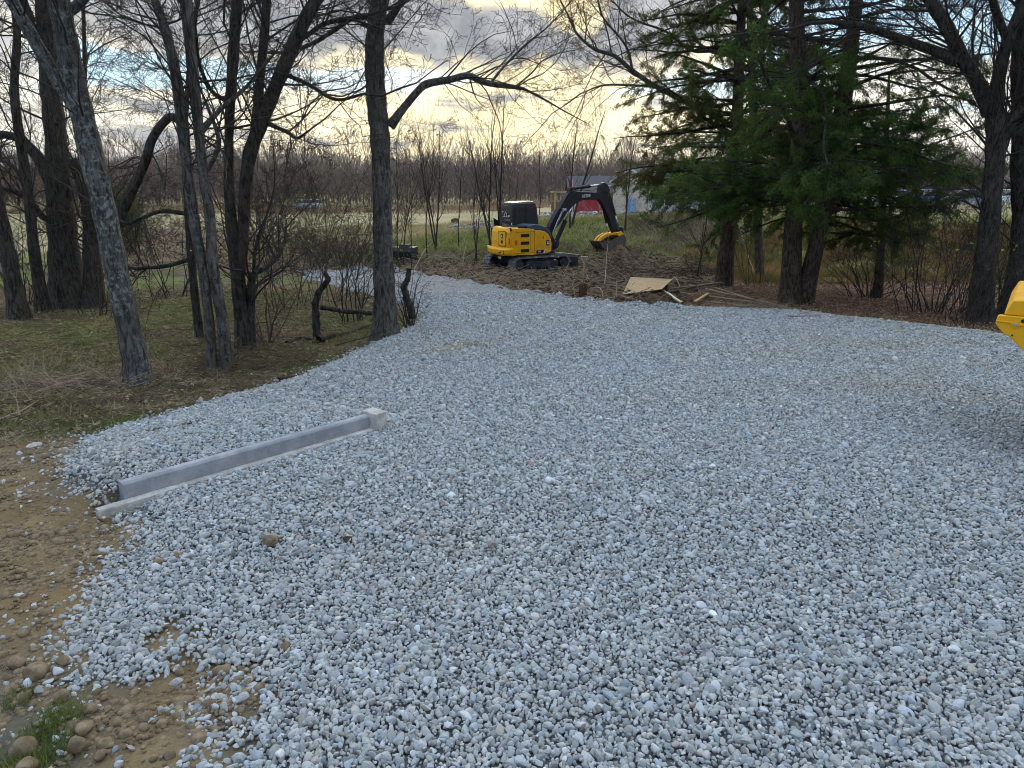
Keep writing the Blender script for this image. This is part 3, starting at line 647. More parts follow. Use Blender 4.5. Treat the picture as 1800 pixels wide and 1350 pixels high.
def cedar(label, Y, stems, zlo, zhi, rad, nb, seed, mt='cedar', squash=1.0, az=None, dens=13, thin=lambda z, dx: 0.0):
    rng = np.random.default_rng(seed); ST = []; CR = []; cen = []; dirs = []
    for k, s in enumerate(stems):
        S, rr = trunk_path(s, Y); 
        if s[0][1] > 440: S, rr = to_ground(S, rr, 1.35)
        ST.append((S, rr))
    for b in range(nb):
        S, rr = ST[rng.integers(len(ST))]; z = zlo + (zhi - zlo) * rng.random(); i = int(np.abs(S[:, 2] - z).argmin()); p = S[i]
        a = rng.uniform(0, 2 * math.pi) if az is None else rng.normal(az[0], az[1]); L = rad(z) * rng.uniform(.55, 1.1)
        d = np.array([math.cos(a), math.sin(a) * squash, rng.uniform(-.05, .45)]); n = 8; pts = [p]; d /= np.linalg.norm(d)
        for j in range(n - 1): d = d + rng.normal(size=3) * .09 + np.array([0, 0, -.05]); d /= np.linalg.norm(d); pts.append(pts[-1] + d * L / (n - 1))
        r0 = .012 + .011 * L; CR.append((pts, [r0 * (1 - .8 * j / (n - 1)) for j in range(n)])); P = np.array(pts)
        for j in range(int(12 + 3 * L)):
            tt = rng.uniform(.15, 1); f = tt * (n - 1); i = min(int(f), n - 2); q = P[i] + (P[i+1] - P[i]) * (f - i)
            dc = rdir(P[i+1] - P[i], rng.uniform(.4, 1.1), rng); l2 = L * rng.uniform(.14, .30) * (1.2 - .5 * tt); pp = [q]
            for _ in range(4): dc = dc + rng.normal(size=3) * .16 + np.array([0, 0, -.06]); dc /= np.linalg.norm(dc); pp.append(pp[-1] + dc * l2 / 4)
            CR.append((pp, [.007, .006, .005, .004, .003])); pp = np.array(pp)
            if rng.random() < .08 + .22 * (tt < .35) + thin(p[2], d[0]): continue
            m = int(dens * l2 * 10); ft = rng.uniform(.12, 1, m) * 4; ii = np.minimum(ft.astype(int), 3); base = pp[ii] + (pp[ii+1] - pp[ii]) * (ft - ii)[:, None]
            dd = (pp[ii+1] - pp[ii]) / (l2 / 4) + rng.normal(size=(m, 3)) * 1.0; dd /= np.linalg.norm(dd, axis=1, keepdims=True)
            cen.append(base + rng.normal(size=(m, 3)) * .034); dirs.append(dd)
    base = ST[0][0][0]; root = empty('cedar_tree', tuple(base), label=label, cat='cedar tree')
    V, F = tubes([(list(a), list(b)) for a, b in ST]); mesh_np('trunk', V - base, F, M['bark_brown'], root, smooth=True)
    cr = mesh_np('branches', *(lambda v, f: (v - base, f))(*tubes(CR)), M['bark_dark'], root, smooth=True)
    Cn = np.vstack(cen); D = np.vstack(dirs); n = len(Cn); print('cedar', n)
    V, F = blades(Cn, D, rng.uniform(.03, .095, n), rng.uniform(.005, .010, n), rng, .2)
    V2, F2 = blades(Cn + D * .02, rdirs(D, rng), rng.uniform(.025, .07, n), rng.uniform(.005, .010, n), rng, .2)
    mesh_np('crown', np.vstack([V, V2]) - base, [F, F2 + len(V)], M[mt], root)
    return root
def rdirs(D, rng):
    q = D + rng.normal(size=D.shape) * .6; return q / np.linalg.norm(q, axis=1, keepdims=True)
cedar('twin trunked cedar with dark green drooping foliage standing at the gravel edge', 15.15,
      [[(1388, 535, 26), (1390, 490, 20), (1394, 400, 17), (1402, 300, 17), (1408, 200, 17), (1404, 110, 16), (1400, 40, 15), (1400, -60, 13), (1402, -200, 9)],
       [(1409, 540, 22), (1423, 480, 17), (1442, 400, 14), (1460, 320, 15), (1475, 230, 16), (1488, 140, 15), (1500, 50, 13), (1508, -40, 12), (1515, -180, 8)]],
      1.0, 8.6, lambda z: 3.3 - .12 * abs(z - 2.4) - .12 * max(0, z - 3.5), 165, 51, squash=1.0, dens=21, thin=lambda z, dx: .10 + (.62 if dx > 0 else .30) * float(sst(2.6, 4.0, z)))
cedar('olive green cedar with a single trunk, left of the twin trunked one', 19.6,
      [[(1272, 500, 19), (1276, 450, 16), (1284, 380, 14), (1290, 300, 12), (1296, 200, 11), (1300, 100, 10), (1304, 0, 8), (1306, -120, 5)]],
      1.1, 8.8, lambda z: 3.2 - .7 * max(0, 2.1 - z) - .22 * max(0, z - 3.2), 170, 53, 'cedar_olive', squash=.8, dens=23, thin=lambda z, dx: .08 + .35 * float(sst(3.5, 5, z)))
cedar('small dark cedar with low boughs to the right of the twin trunked one', 16.5,
      [[(1545, 490, 9), (1548, 430, 8), (1552, 360, 7), (1556, 280, 6), (1560, 200, 4), (1563, 130, 2)]],
      .35, 3.3, lambda z: 2.2 - .45 * max(0, z - 1.6), 44, 57, squash=.8, dens=22)

# ------------------------------------------------------------------ saplings, shrubs
def sapling(label, px, py, Y, top, n=1, seed=0, lean=0.0, r=.03, L=1.6, nb=12, name='sapling', group='bare saplings', m='twig', nch=(5, 4), ang=(.3, .6), splay=.08):
    rng = np.random.default_rng(seed); b = at(px, py, Y); b[2] = Hs(b[0], b[1]) - .05; hgt = at(px, top, Y)[2] - b[2]; ST = []; CR = []
    for k in range(n):
        bb = b + np.array([rng.normal() * .12 * (n > 1), rng.normal() * .12 * (n > 1), 0]); p = [bb]; d = np.array([lean + rng.normal() * splay * (n > 1), rng.normal() * .05, 1.0]); h = hgt * rng.uniform(.75, 1) if k else hgt
        for j in range(7): d = d + rng.normal(size=3) * .05; d[2] = max(d[2], .6); d /= np.linalg.norm(d); p.append(p[-1] + d * h / 7)
        rk = r * rng.uniform(.7, 1) if k else r; S = smooth_path(p, 2); rr = np.linspace(rk, .25 * rk, len(S)); ST.append((S, rr))
        limbs_on(CR, S, rr, rng, .18, 1, nb, L, nch, rk=.5, ang=ang, up=.10, wig=.12)
    return finish_tree(name, ST, CR, M[m], M['twig'], label, 'sapling', group)
sap = [(750, 400, 29, 215, 1, .03, 'slim bare sapling leaning beside the straight grey trunk'), (770, 392, 31, 225, 3, .045, 'tight clump of three dark saplings left of the covered machine'),
       (806, 395, 31, 262, 1, .03, 'short thin sapling between the two sapling clumps'), (865, 405, 30, 165, 4, .05, 'tallest fanned sapling clump directly behind the covered machine'),
       (835, 420, 28, 280, 2, .03, 'pair of thin saplings on the grassy bank left of the machine'), (1005, 405, 34, 185, 2, .06, 'forked sapling rising behind the machine boom'),
       (948, 360, 48, 250, 1, .04, 'far single sapling above the machine cab'), (700, 430, 27, 240, 2, .03, 'thin pair of saplings touching the right side of the straight grey trunk'),
       (722, 436, 26, 280, 1, .02, 'knee-bent sapling by the dark spare bucket'), (1095, 400, 33, 230, 2, .04, 'pale sapling between boom and house'), (1225, 470, 23, 340, 2, .028, 'brown stems left of the olive cedar'),
       (905, 380, 44, 290, 2, .03, 'faint sapling pair just right of the cab top')]
for i, (px, py, Y, top, n, r, lb) in enumerate(sap): sapling(lb, px, py, Y, top, n, 100 + i, r=r, L=1.9 if n > 2 else 1.5, nb=16 if n > 2 else 12, splay=.12)

def shrub(label, px, py, Y, h, spread, n, seed, leaf=None, nl=0, name='shrub', group='leafless shrubs', m='twig', nch=(5, 4), r=.012, cat='shrub', arch=.0):
    rng = np.random.default_rng(seed); b = at(px, py, Y); b[2] = Hs(b[0], b[1]) - .03; CR = []
    for k in range(n):
        a = rng.uniform(0, 6.28); q = b + np.array([math.cos(a), math.sin(a), 0]) * spread * .35 * rng.random(); q[2] = Hs(q[0], q[1]) - .02
        d = np.array([math.cos(a) * spread / h * .6, math.sin(a) * spread / h * .5, 1.0]); grow(CR, q, d, h * rng.uniform(.6, 1.15), r * rng.uniform(.6, 1.2), 1, rng, (0,) + tuple(nch), wig=.16, up=.02 - arch)
    root = empty(name, tuple(b), label=label, cat=cat, group=group)
    V, F = tubes(CR); mesh_np('stems', V - b, F, M[m], root, smooth=True)
    if nl:
        ends = np.array([p[0][-1] for p in CR]); E = ends[rng.integers(len(ends), size=nl)] + rng.normal(size=(nl, 3)) * .03
        V, F = leaves(E, rng.uniform(.018, .04, nl), rng, .1); mesh_np('leaves', V - b, [F], M[leaf or 'leaf_green'], root)
    return root
shrub('dense thicket of thin stems with sparse yellow green leaves left of the straight grey trunk', 560, 500, 15.5, 2.7, 2.2, 24, 201, nl=420, nch=(7, 6), r=.008)
shrub('tall airy shrub with a few green leaves beside the forked dark trunk', 500, 510, 14.0, 3.3, 1.7, 14, 203, nl=300, nch=(7, 6), r=.009)
shrub('thin vine-hung shrub at the left side of the straight grey trunk', 625, 530, 12.2, 1.9, .8, 14, 205, nl=60)
shrub('low twiggy shrub behind the snapped post right of the grey trunk', 722, 540, 11.2, .9, .4, 9, 207)
shrub('twiggy brush at the foot of the massive dark trunk', 170, 540, 13.0, 1.2, 1.1, 12, 209)
shrub('tangled brush under the far left trunk', 40, 500, 14.5, 2.4, 1.5, 26, 211)
shrub('loose tall brush behind the crossing stems', 300, 500, 16.5, 2.6, 1.6, 11, 213, nl=40)
shrub('dead brown shrub behind the forked trunk foot', 470, 590, 9.8, 1.0, .6, 12, 215, m='twig_brown')
shrub('thick tangle of bare stems right of the twin trunked cedar', 1640, 540, 13.6, 2.5, 1.8, 40, 217, nl=120, nch=(6, 6), r=.010)
shrub('arching bare shrub under the small dark cedar', 1530, 495, 16.5, 1.7, 1.7, 30, 219, arch=.05, nch=(6, 5))
shrub('bristling brush beside the foot of the dark spreading tree', 1700, 560, 11.8, 1.6, 1.3, 30, 221, nl=60, nch=(6, 5), r=.008)
shrub('thin brush at the extreme right between the two dark trunks', 1765, 520, 13.5, 2.6, 1.0, 16, 223, nl=60)
shrub('straggly pale stems between the two cedars', 1335, 490, 20.0, 2.2, 1.3, 16, 225, m='twig_brown')
shrub('brown bramble mound below the house', 1160, 400, 33.0, 1.6, 3.0, 60, 227, m='twig_brown', nch=(6, 5), arch=.12)
shrub('second bramble mound between the house and the olive cedar', 1235, 415, 31.0, 1.5, 2.6, 50, 229, m='twig_brown', nch=(6, 5), arch=.12)
shrub('pale dead shrub in front of the red shed', 1050, 385, 45.0, 1.6, 2.4, 22, 231, m='twig_pale')
shrub('rusty red shrub in the field seen left of the grey trunk', 548, 365, 60.0, 2.4, 2.6, 40, 233, m='twig_brown')
shrub('brush heap sprouting beyond the gravel bend', 600, 450, 27.0, 2.2, 3.0, 60, 235, nl=260)
shrub('wispy bare bush on the bank right of the twin trunked cedar', 1480, 440, 25.0, 2.2, 1.8, 22, 237, m='twig_brown')
shrub('bare bush before the parked cars', 1610, 420, 26.0, 2.4, 2.2, 26, 239)
# dark evergreen bush seen through the left trunks
def evergreen(px, py, Y, h, w, label, seed):
    rng = np.random.default_rng(seed); b = at(px, py, Y); b[2] = Hs(b[0], b[1]); n = 9000
    u = rng.normal(size=(n, 3)); u /= np.linalg.norm(u, axis=1, keepdims=True); rr = rng.random(n)**.4 * (1 + .25 * np.sin(u[:, 0] * 7) * np.cos(u[:, 2] * 6))
    Cn = u * rr[:, None] * [w, w, h / 2] + [0, 0, h / 2]; D = u + rng.normal(size=(n, 3)) * .5 + [0, 0, .5]; D /= np.linalg.norm(D, axis=1, keepdims=True)
    root = empty('evergreen_bush', tuple(b), label=label, cat='bush'); V, F = blades(Cn, D, rng.uniform(.1, .25, n), rng.uniform(.012, .03, n), rng); mesh_np('foliage', V, [F], M['cedar_olive'], root)
    MB().tube([(0, 0, -.1), (0, 0, h * .7)], [.05, .02]).build('stem', M['bark_dark'], root)
evergreen(205, 385, 34, 2.8, 1.2, 'olive evergreen bush glimpsed between the left trunks', 5)

# ------------------------------------------------------------------ far wood (one mass)
def far_wood():
    rng = np.random.default_rng(77); templ = []
    for k in range(9):
        out = []; h = rng.uniform(8, 11.5)
        grow(out, np.zeros(3), np.array([0, 0, 1.0]), h, .12, 1, rng, (0, 13, 6), wig=.06, up=.12, ratio=.42, rmin=.022, ang=(.3, .8))
        out = [([q for q in p], r) for p, r in out]; V, F = tubes(out); templ.append((V, F))
    VV = []; FF = []; off = 0; n = 0
    for row, (d0, d1, m, sc) in enumerate(((128, 136, 150, .72), (136, 150, 190, .85), (150, 172, 220, .98), (172, 200, 220, 1.12))):
        for i in range(m):
            y = rng.uniform(d0, d1); x = -115 + 215 * (i + rng.random()) / m; a = rng.uniform(0, 6.28); s = sc * rng.uniform(.75, 1.12) * (1.0 + .10 * (fbm(np.array([x * .04]), np.array([3.3]), 5)[0] - .5) * 4)
            V, F = templ[rng.integers(9)]; c, q = math.cos(a), math.sin(a)
            P = np.stack([V[:, 0] * c - V[:, 1] * q, V[:, 0] * q + V[:, 1] * c, V[:, 2]], 1) * s + [x, y, -1.1]
            VV.append(P.astype(np.float32)); FF += [f + off for f in F]; off += len(V)
    quads = [f for f in FF if f.shape[1] == 4]
    # undergrowth between the stems
    n = 150000; x = rng.uniform(-125, 110, n); y = rng.uniform(126, 185, n); z = rng.uniform(-1.2, 1.5, n) + (rng.random(n)**1.2) * 6.5
    D = rng.normal(size=(n, 3)) * [.5, .5, .3] + [0, 0, .9]; D /= np.linalg.norm(D, axis=1, keepdims=True)
    V, F = blades(np.stack([x, y, z], 1), D, rng.uniform(.8, 2.6, n), rng.uniform(.02, .06, n), rng)
    o = mesh_np('far_wood', np.vstack(VV + [V]), [np.vstack(quads), F + off], M['far_twig']); tag(o, 'hazy purple brown band of leafless woodland beyond the field', 'woodland', kind='stuff')
far_wood()

# ------------------------------------------------------------------ concrete kerb wall at the culvert
def headwall():
    z0 = Hs(W1[0] + .25 * WN[0] * -1, W1[1] - .25 * WN[1]); z1 = Hs(W2[0] - .25 * WN[0], W2[1] - .25 * WN[1]); a = math.atan2(WU[1], WU[0]); sl = math.atan2(z1 - z0, WL)
    root = empty('concrete_drain_wall', (W1[0], W1[1], z0), a, label='long low concrete kerb wall with a ledge, sunk in the gravel', cat='kerb wall')
    Mx = Matrix.Rotation(-sl, 4, 'Y')
    MB().loft([[Mx @ Vector((x, y, z)) for y, z in ((0, -.1), (0, .130), (.012, .144), (.058, .146), (.060, -.1))] for x in (0, .5, 1.0, 1.5, WL + .02)]).build('wall', M['concrete'], root, bevel=.003)
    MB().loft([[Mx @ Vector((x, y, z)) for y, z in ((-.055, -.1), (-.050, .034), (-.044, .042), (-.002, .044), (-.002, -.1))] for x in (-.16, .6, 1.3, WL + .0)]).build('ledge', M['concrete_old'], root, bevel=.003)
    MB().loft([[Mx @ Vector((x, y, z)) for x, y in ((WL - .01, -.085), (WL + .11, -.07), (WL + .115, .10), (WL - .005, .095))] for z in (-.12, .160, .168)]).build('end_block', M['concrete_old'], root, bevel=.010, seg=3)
headwall()

# ------------------------------------------------------------------ excavator
def text_mesh(name, txt, size, m, parent, loc, rot, depth=.006):
    cu = bpy.data.curves.new(name, 'FONT'); cu.body = txt; cu.size = size; cu.extrude = depth; cu.offset = 0; cu.align_x = 'CENTER'; cu.align_y = 'CENTER'
    tmp = bpy.data.objects.new(name + '_src', cu); me = bpy.data.meshes.new_from_object(tmp); bpy.data.objects.remove(tmp)
    me.materials.clear(); me.materials.append(m); o = bpy.data.objects.new(name, me); COL.objects.link(o); o.parent = parent; o.location = loc; o.rotation_euler = rot; return o
def rrect(x0, z0, x1, z1, r, n=4):
    p = []
    for cx, cz, a0 in ((x1 - r, z1 - r, 0), (x0 + r, z1 - r, 90), (x0 + r, z0 + r, 180), (x1 - r, z0 + r, 270)):
        p += [(cx + r * math.cos(R(a0 + 90 * i / n)), cz + r * math.sin(R(a0 + 90 * i / n))) for i in range(n + 1)]
    return p
def excavator():
    X0, Y0 = .547, 26.584; z = min(Hs(X0 + dx, Y0 + dy) for dx in (-.9, 0, .9) for dy in (-.9, 0, .9)) * .3 + Hs(X0, Y0) * .7
    z = -1.205
    r = empty('excavator', (X0, Y0, z), R(35), label='yellow compact excavator on rubber tracks with a black covered cab and raised black boom', cat='excavator')
    # tracks
    for sy in (-1, 1):
        y0, y1 = (sy * .59, sy * .98) if sy > 0 else (-.98, -.59)
        L, hr = .99, .262; cz = .265
        prof = [(-L + hr * math.cos(a), cz + hr * math.sin(a)) for a in np.linspace(math.pi/2, 3*math.pi/2, 11)] + [(L + hr * math.cos(a), cz + hr * math.sin(a)) for a in np.linspace(-math.pi/2, math.pi/2, 11)]
        inner = [(-L + .8*hr * math.cos(a), cz + .8*hr * math.sin(a)) for a in np.linspace(math.pi/2, 3*math.pi/2, 11)] + [(L + .8*hr * math.cos(a), cz + .8*hr * math.sin(a)) for a in np.linspace(-math.pi/2, math.pi/2, 11)]
        n = len(prof); b = MB(); v = [(p[0], y0, p[1]) for p in prof] + [(p[0], y1, p[1]) for p in prof] + [(p[0], y0, p[1]) for p in inner] + [(p[0], y1, p[1]) for p in inner]
        f = []
        for i in range(n):
            j = (i + 1) % n; f += [(i, j, n+j, n+i), (2*n+i, 3*n+i, 3*n+j, 2*n+j), (i, 2*n+i, 2*n+j, j), (n+i, n+j, 3*n+j, 3*n+i)]
        b.add(v, f); per = 2 * (2 * L) + 2 * math.pi * hr; k = 44
        for i in range(k):
            s = per * i / k
            if s < 2 * L: p = Vector((-L + s, 0, cz - hr)); a = 0
            elif s < 2 * L + math.pi * hr: q = (s - 2 * L) / hr; p = Vector((L + hr * math.sin(q), 0, cz - hr * math.cos(q))); a = -q
            elif s < 4 * L + math.pi * hr: p = Vector((L - (s - 2 * L - math.pi * hr), 0, cz + hr)); a = math.pi
            else: q = (s - 4 * L - math.pi * hr) / hr; p = Vector((-L - hr * math.sin(q), 0, cz + hr * math.cos(q))); a = math.pi - q
            b.box((-.022, y0 - .004, -.028), (.022, y1 + .004, .004), Matrix.Translation(p) @ Matrix.Rotation(a, 4, 'Y'))
        tr = b.build('track', M['rubber'], r)
        ys = y0 + .04 if sy < 0 else y1 - .04; s2 = -1 if sy < 0 else 1
        ya, yb = (y0 + .03, y1 - .03)
        MB().prism(rrect(-.72, .13, .74, .36, .05), ya, yb).prism(rrect(-.55, .36, .6, .43, .03), ya + .06, yb - .06).build('track_frame', M['frame'], tr, bevel=.015)
        MB().prism([(L + .17 * math.cos(a), cz + .17 * math.sin(a)) for a in np.linspace(0, 2*math.pi, 17)[:-1]], ya, yb).prism([(L + .07 * math.cos(a), cz + .07 * math.sin(a)) for a in np.linspace(0, 2*math.pi, 13)[:-1]], ya - .02, yb + .02).build('idler_wheel', M['frame'], tr, bevel=.01)
        MB().prism([(-L + (.19 if i % 2 else .16) * math.cos(a), cz + (.19 if i % 2 else .16) * math.sin(a)) for i, a in enumerate(np.linspace(0, 2*math.pi, 25)[:-1])], ya, yb).prism([(-L + .10 * math.cos(a), cz + .10 * math.sin(a)) for a in np.linspace(0, 2*math.pi, 13)[:-1]], ya - .02, yb + .02).build('sprocket', M['frame'], tr)
        for k in range(5): MB().prism([(-.66 + k * .33 + .07 * math.cos(a), .10 + .055 * math.sin(a)) for a in np.linspace(0, 2*math.pi, 13)[:-1]], ya, yb).build('roller', M['frame'], tr)
    MB().box((-.75, -.6, .2), (.75, .6, .46)).prism([(.5 * math.cos(a), .5 * math.sin(a)) for a in np.linspace(0, 2*math.pi, 25)[:-1]], .46, .60, 'z').build('undercarriage', M['frame'], r, bevel=.02)
    # dozer blade
    bl = MB(); bl.prism([(1.55, .02), (1.68, .0), (1.74, .06), (1.66, .22), (1.68, .40), (1.75, .50), (1.68, .50), (1.60, .40), (1.57, .22)], -.97, .97)
    bl.build('dozer_blade', M['frame'], r, bevel=.01)
    for sy in (-1, 1): MB().prism([(.6, .22), (1.6, .1), (1.6, .24), (.6, .38)], sy * .40 - .05, sy * .40 + .05).build('blade_arm', M['frame'], r, bevel=.012)
    MB().tube([(.7, 0, .42), (1.2, 0, .36)], .055, 12).tube([(1.2, 0, .36), (1.58, 0, .30)], .03, 10).build('blade_cylinder', M['black'], r)
    # upper structure
    def plan(x0, x1, yn, yf, rr, n=7):
        return [(p[0], p[1]) for p in rrect(x0, yn, x1, yf, rr, n)]
    MB().prism(plan(-1.25, .75, -.88, .88, .25), .60, .70, 'z').build('turntable_deck', M['black'], r, bevel=.01)
    def arc(x0, yn, yf, rr, xf, n=8):          # swept tail: tight near corner, wide far corner
        rn = rr * .5; rx, ry = abs(xf - x0) * .95, 1.0
        return [(xf, yn)] + [(x0 + rn - rn * math.sin(q), yn + rn - rn * math.cos(q)) for q in np.linspace(0, math.pi/2, n)] + [(x0 + rx - rx * math.cos(q), yf - ry + ry * math.sin(q)) for q in np.linspace(0, math.pi/2, n)] + [(xf, yf)]
    def ring(pts, z): return [(p[0], p[1], z) for p in pts]
    MB().loft([ring(arc(-1.48, -.955, .58, .34, -1.0), .84), ring(arc(-1.50, -.96, .58, .34, -1.0), 1.1), ring(arc(-1.47, -.95, .58, .34, -1.0), 1.40), ring(arc(-1.41, -.90, .52, .32, -1.0), 1.53), ring(arc(-1.30, -.80, .45, .28, -1.0), 1.565)]).build('rear_hood', M['yellow'], r, bevel=.012)
    MB().loft([ring(arc(-1.50, -.965, .60, .36, -1.16), .60), ring(arc(-1.56, -.98, .62, .36, -1.18), .66), ring(arc(-1.57, -.985, .62, .36, -1.24), .80), ring(arc(-1.50, -.97, .60, .34, -1.32), .87)]).build('counterweight', M['yellow'], r, bevel=.015)
    ep = MB().prism([(-1.235, .62), (-.375, .58), (-.375, 1.50), (-1.33, 1.535), (-1.37, 1.05)], -.965, -.55).build('engine_side_panel', M['yellow'], r, bevel=.02, seg=3)
    MB().prism([(-1.375, .60), (-1.25, .60), (-1.375, 1.05), (-1.345, 1.55), (-1.365, 1.55), (-1.40, 1.05)][:6], -.94, -.6).build('panel_gap', M['black'], r)
    for zc in (1.28, 1.02, .76): 
        lv = MB().prism(rrect(-.97, zc - .055, -.60, zc + .055, .02), -.969, -.93).build('louvre', M['black'], ep)
    MB().prism(rrect(-1.21, .98, -1.13, 1.13, .015), -.978, -.95).prism(rrect(-1.15, 1.0, -1.135, 1.11, .005), -.985, -.95).build('latch', M['orange'], ep)
    MB().box((-1.19, -.9675, 1.40), (-.40, -.96, 1.408)).box((-1.19, -.9675, .67), (-.40, -.96, .678)).box((-.56, -.9675, .70), (-.553, -.96, 1.38)).build('panel_crease', M['black'], ep)
    fc = MB().prism([(-.36, .59), (.22, .62), (.40, .66), (.415, .95), (.37, 1.14), (.27, 1.29), (.12, 1.39), (-.08, 1.44), (-.36, 1.45)], -.965, -.50).build('front_side_cover', M['yellow'], r, bevel=.035, seg=4)
    MB().prism([(-.58, 1.50), (-.36, 1.455), (-.08, 1.445), (.12, 1.395), (.27, 1.295), (.37, 1.145), (.43, 1.15), (.36, 1.36), (.22, 1.51), (.0, 1.60), (-.30, 1.66), (-.58, 1.62)], -.955, -.12).build('grey_hood', M['navy'], r, bevel=.03, seg=3)
    MB().box((-1.2, -.80, 1.53), (-.45, -.1, 1.60)).build('top_grille', M['black'], r, bevel=.02)
    MB().prism([(-1.0, .60), (.62, .60), (.70, .72), (.55, 1.5), (-1.0, 1.5)], -.50, .90).build('cab_base', M['black'], r, bevel=.03)
    # cab under its cover
    cb = MB(); rings = []
    for zz, i in ((1.46, -.01), (1.62, .0), (2.2, -.012), (2.33, -.03), (2.395, -.075), (2.42, -.15)):
        tp = sst(1.6, 2.42, zz) * .06
        rings.append([(p[0], p[1], zz + (.02 * math.sin(p[0] * 5 + p[1] * 3) if zz > 2.2 else 0)) for p in rrect(-.70 - i + tp * .2, -.10 - i, .50 + i - tp * 1.2, .78 + i, .09 + max(0, -i), 4)])
    cov = cb.loft(rings).build('cab_cover', M['fabric'], r, bevel=.02, smooth=False)
    MB().box((-.12, -.114, 1.50), (-.105, -.105, 2.30)).build('seam', M['black'], cov)
    # marks on the rear face of the cover (local x = -0.70 plane, seen from behind)
    rot = (R(90), 0, R(-90))
    hp = MB()
    def bar(y0, z0, y1, z1, w=.016): hp.tube([(-.716, y0, z0), (-.716, y1, z1)], w * .5, 4)
    bar(.42, 1.98, .34, 2.06); bar(.34, 2.06, .26, 1.98); bar(.40, 1.98, .40, 1.88); bar(.28, 1.98, .28, 1.88); bar(.52, 1.88, .14, 1.88); bar(.56, 2.0, .56, 2.07); bar(.54, 2.07, .48, 2.07)
    hp.build('house_emblem', M['white'], cov)
    def smudge(yc, zc, w, h, n, m, nm):
        q = MB(); rg = random.Random(int(zc * 100)); ww = w / n
        for i in range(n): q.box((-.716, yc - w/2 + i * ww, zc - h/2), (-.712, yc - w/2 + i * ww + ww * rg.uniform(.45, .8), zc + h/2 * rg.uniform(.6, 1)))
        q.build(nm, m, cov)
    smudge(.30, 2.27, .36, .022, 12, M['greymark'], 'small_lettering'); smudge(.13, 1.92, .14, .05, 4, M['white'], 'small_lettering')
    smudge(.24, 1.80, .36, .022, 12, M['greymark'], 'small_lettering'); smudge(.20, 1.755, .30, .018, 10, M['greymark'], 'small_lettering'); smudge(.36, 1.60, .40, .09, 5, M['greymark'], 'small_lettering')
    MB().box((-.722, -.075, 1.50), (-.712, -.035, 1.68)).build('white_tag', M['white'], cov)
    MB().prism([(-1.02, 1.56), (-.80, 1.60), (-.86, 1.74), (-1.06, 1.84)], .60, .63).build('mirror', M['black'], r)
    # rear hood door, reflectors, decals
    dr = MB().loft([[(-1.507, y, z_) for y, z_ in rrect(-.80, .94, -.36, 1.42, .06)], [(-1.480, y, z_) for y, z_ in rrect(-.80, .94, -.36, 1.42, .06)]]).build('rear_door', M['yellow'], r, bevel=.006)
    MB().loft([[(-1.502, y, z_) for y, z_ in rrect(-.82, .92, -.34, 1.44, .07)], [(-1.470, y, z_) for y, z_ in rrect(-.82, .92, -.34, 1.44, .07)]]).build('door_gap', M['black'], dr)
    MB().box((-1.514, -.63, 1.02), (-1.506, -.53, 1.12)).build('door_latch', M['black'], dr)
    def badge(parent, Mx):
        b = MB().prism(rrect(-.06, -.085, .06, .085, .03), -.004, .0); b.v = [tuple(Mx @ Vector(v)) for v in b.v]; q = b.build('badge', M['black'], parent)
        d = MB().prism(rrect(-.052, -.077, .052, .077, .025), -.0052, -.0042).build; w = MB()
        w.prism([(-.045, -.03), (-.01, .0), (-.03, .055), (-.015, .055), (.0, .02), (.02, .05), (.035, .045), (.012, .0), (.045, -.025), (.03, -.045), (.0, -.02), (-.04, -.045)], -.008, -.004)
        w.prism(rrect(-.045, -.072, .045, -.060, .004), -.008, -.004)
        w.v = [tuple(Mx @ Vector(v)) for v in w.v]; w.build('badge_figure', M['white'], q)
    badge(fc, Matrix.Translation((.22, -.966, .99)) @ Matrix.Rotation(R(4), 4, 'Y') @ Matrix.Scale(1.15, 4))
    badge(dr, Matrix.Translation((-1.508, -.58, 1.26)) @ Matrix.Rotation(R(-90), 4, 'Z'))
    MB().prism([(-.30, .64), (.0, .645), (.08, .76), (-.27, .755)], -.972, -.962).build('number_plate', M['black'], fc)
    text_mesh('number', '60', .10, M['white'], fc, (-.15, -.975, .70), (R(90), 0, 0))
    MB().prism([(.03, .645), (.07, .645), (.13, .76), (.09, .76)], -.973, -.963).build('number_slash', M['white'], fc)
    text_mesh('number', 'P', .09, M['white'], fc, (.18, -.974, .71), (R(90), 0, 0))
    MB().box((.0, -.972, 1.14), (.025, -.962, 1.24)).build('fuel_latch', M['black'], fc)
    MB().box((-1.48, -.968, 1.02), (-1.44, -.955, 1.22)).build('reflector', M['orange'], r)
    for yy, zz in ((-.50, .70), (-.58, .72), (-.78, .76), (-.78, .69)): MB().box((-1.582, yy - .025, zz - .02), (-1.55, yy + .025, zz + .02)).build('bolt_hole', M['black'], r)
    # swing post, boom, arm, bucket in the working plane (y about -0.1)
    yc = -.10
    MB().prism([(.45, .62), (.92, .58), (1.14, .62), (1.16, 1.0), (1.04, 1.20), (.98, 1.52), (.84, 1.52), (.80, 1.15), (.62, .98), (.45, .95)], yc - .11, yc + .11).tube([(.95, yc, .52), (.95, yc, 1.05)], .11, 14).build('swing_post', M['black'], r, bevel=.02)
    bm = MB().prism([(.82, 1.42), (.90, 1.28), (1.02, 1.30), (1.35, 1.58), (1.75, 2.04), (1.98, 2.22), (2.20, 2.38), (2.55, 2.46), (3.25, 2.46), (3.42, 2.52), (3.46, 2.62), (3.38, 2.72), (2.9, 2.735), (2.25, 2.76), (1.98, 2.80), (1.78, 2.70), (1.55, 2.44), (1.15, 1.92)], yc - .12, yc + .12).build('boom', M['black'], r, bevel=.018)
    text_mesh('brand_lettering', 'DEERE', .155, M['white'], bm, (2.62, yc - .1225, 2.60), (R(90), R(-3), 0), depth=.0015)
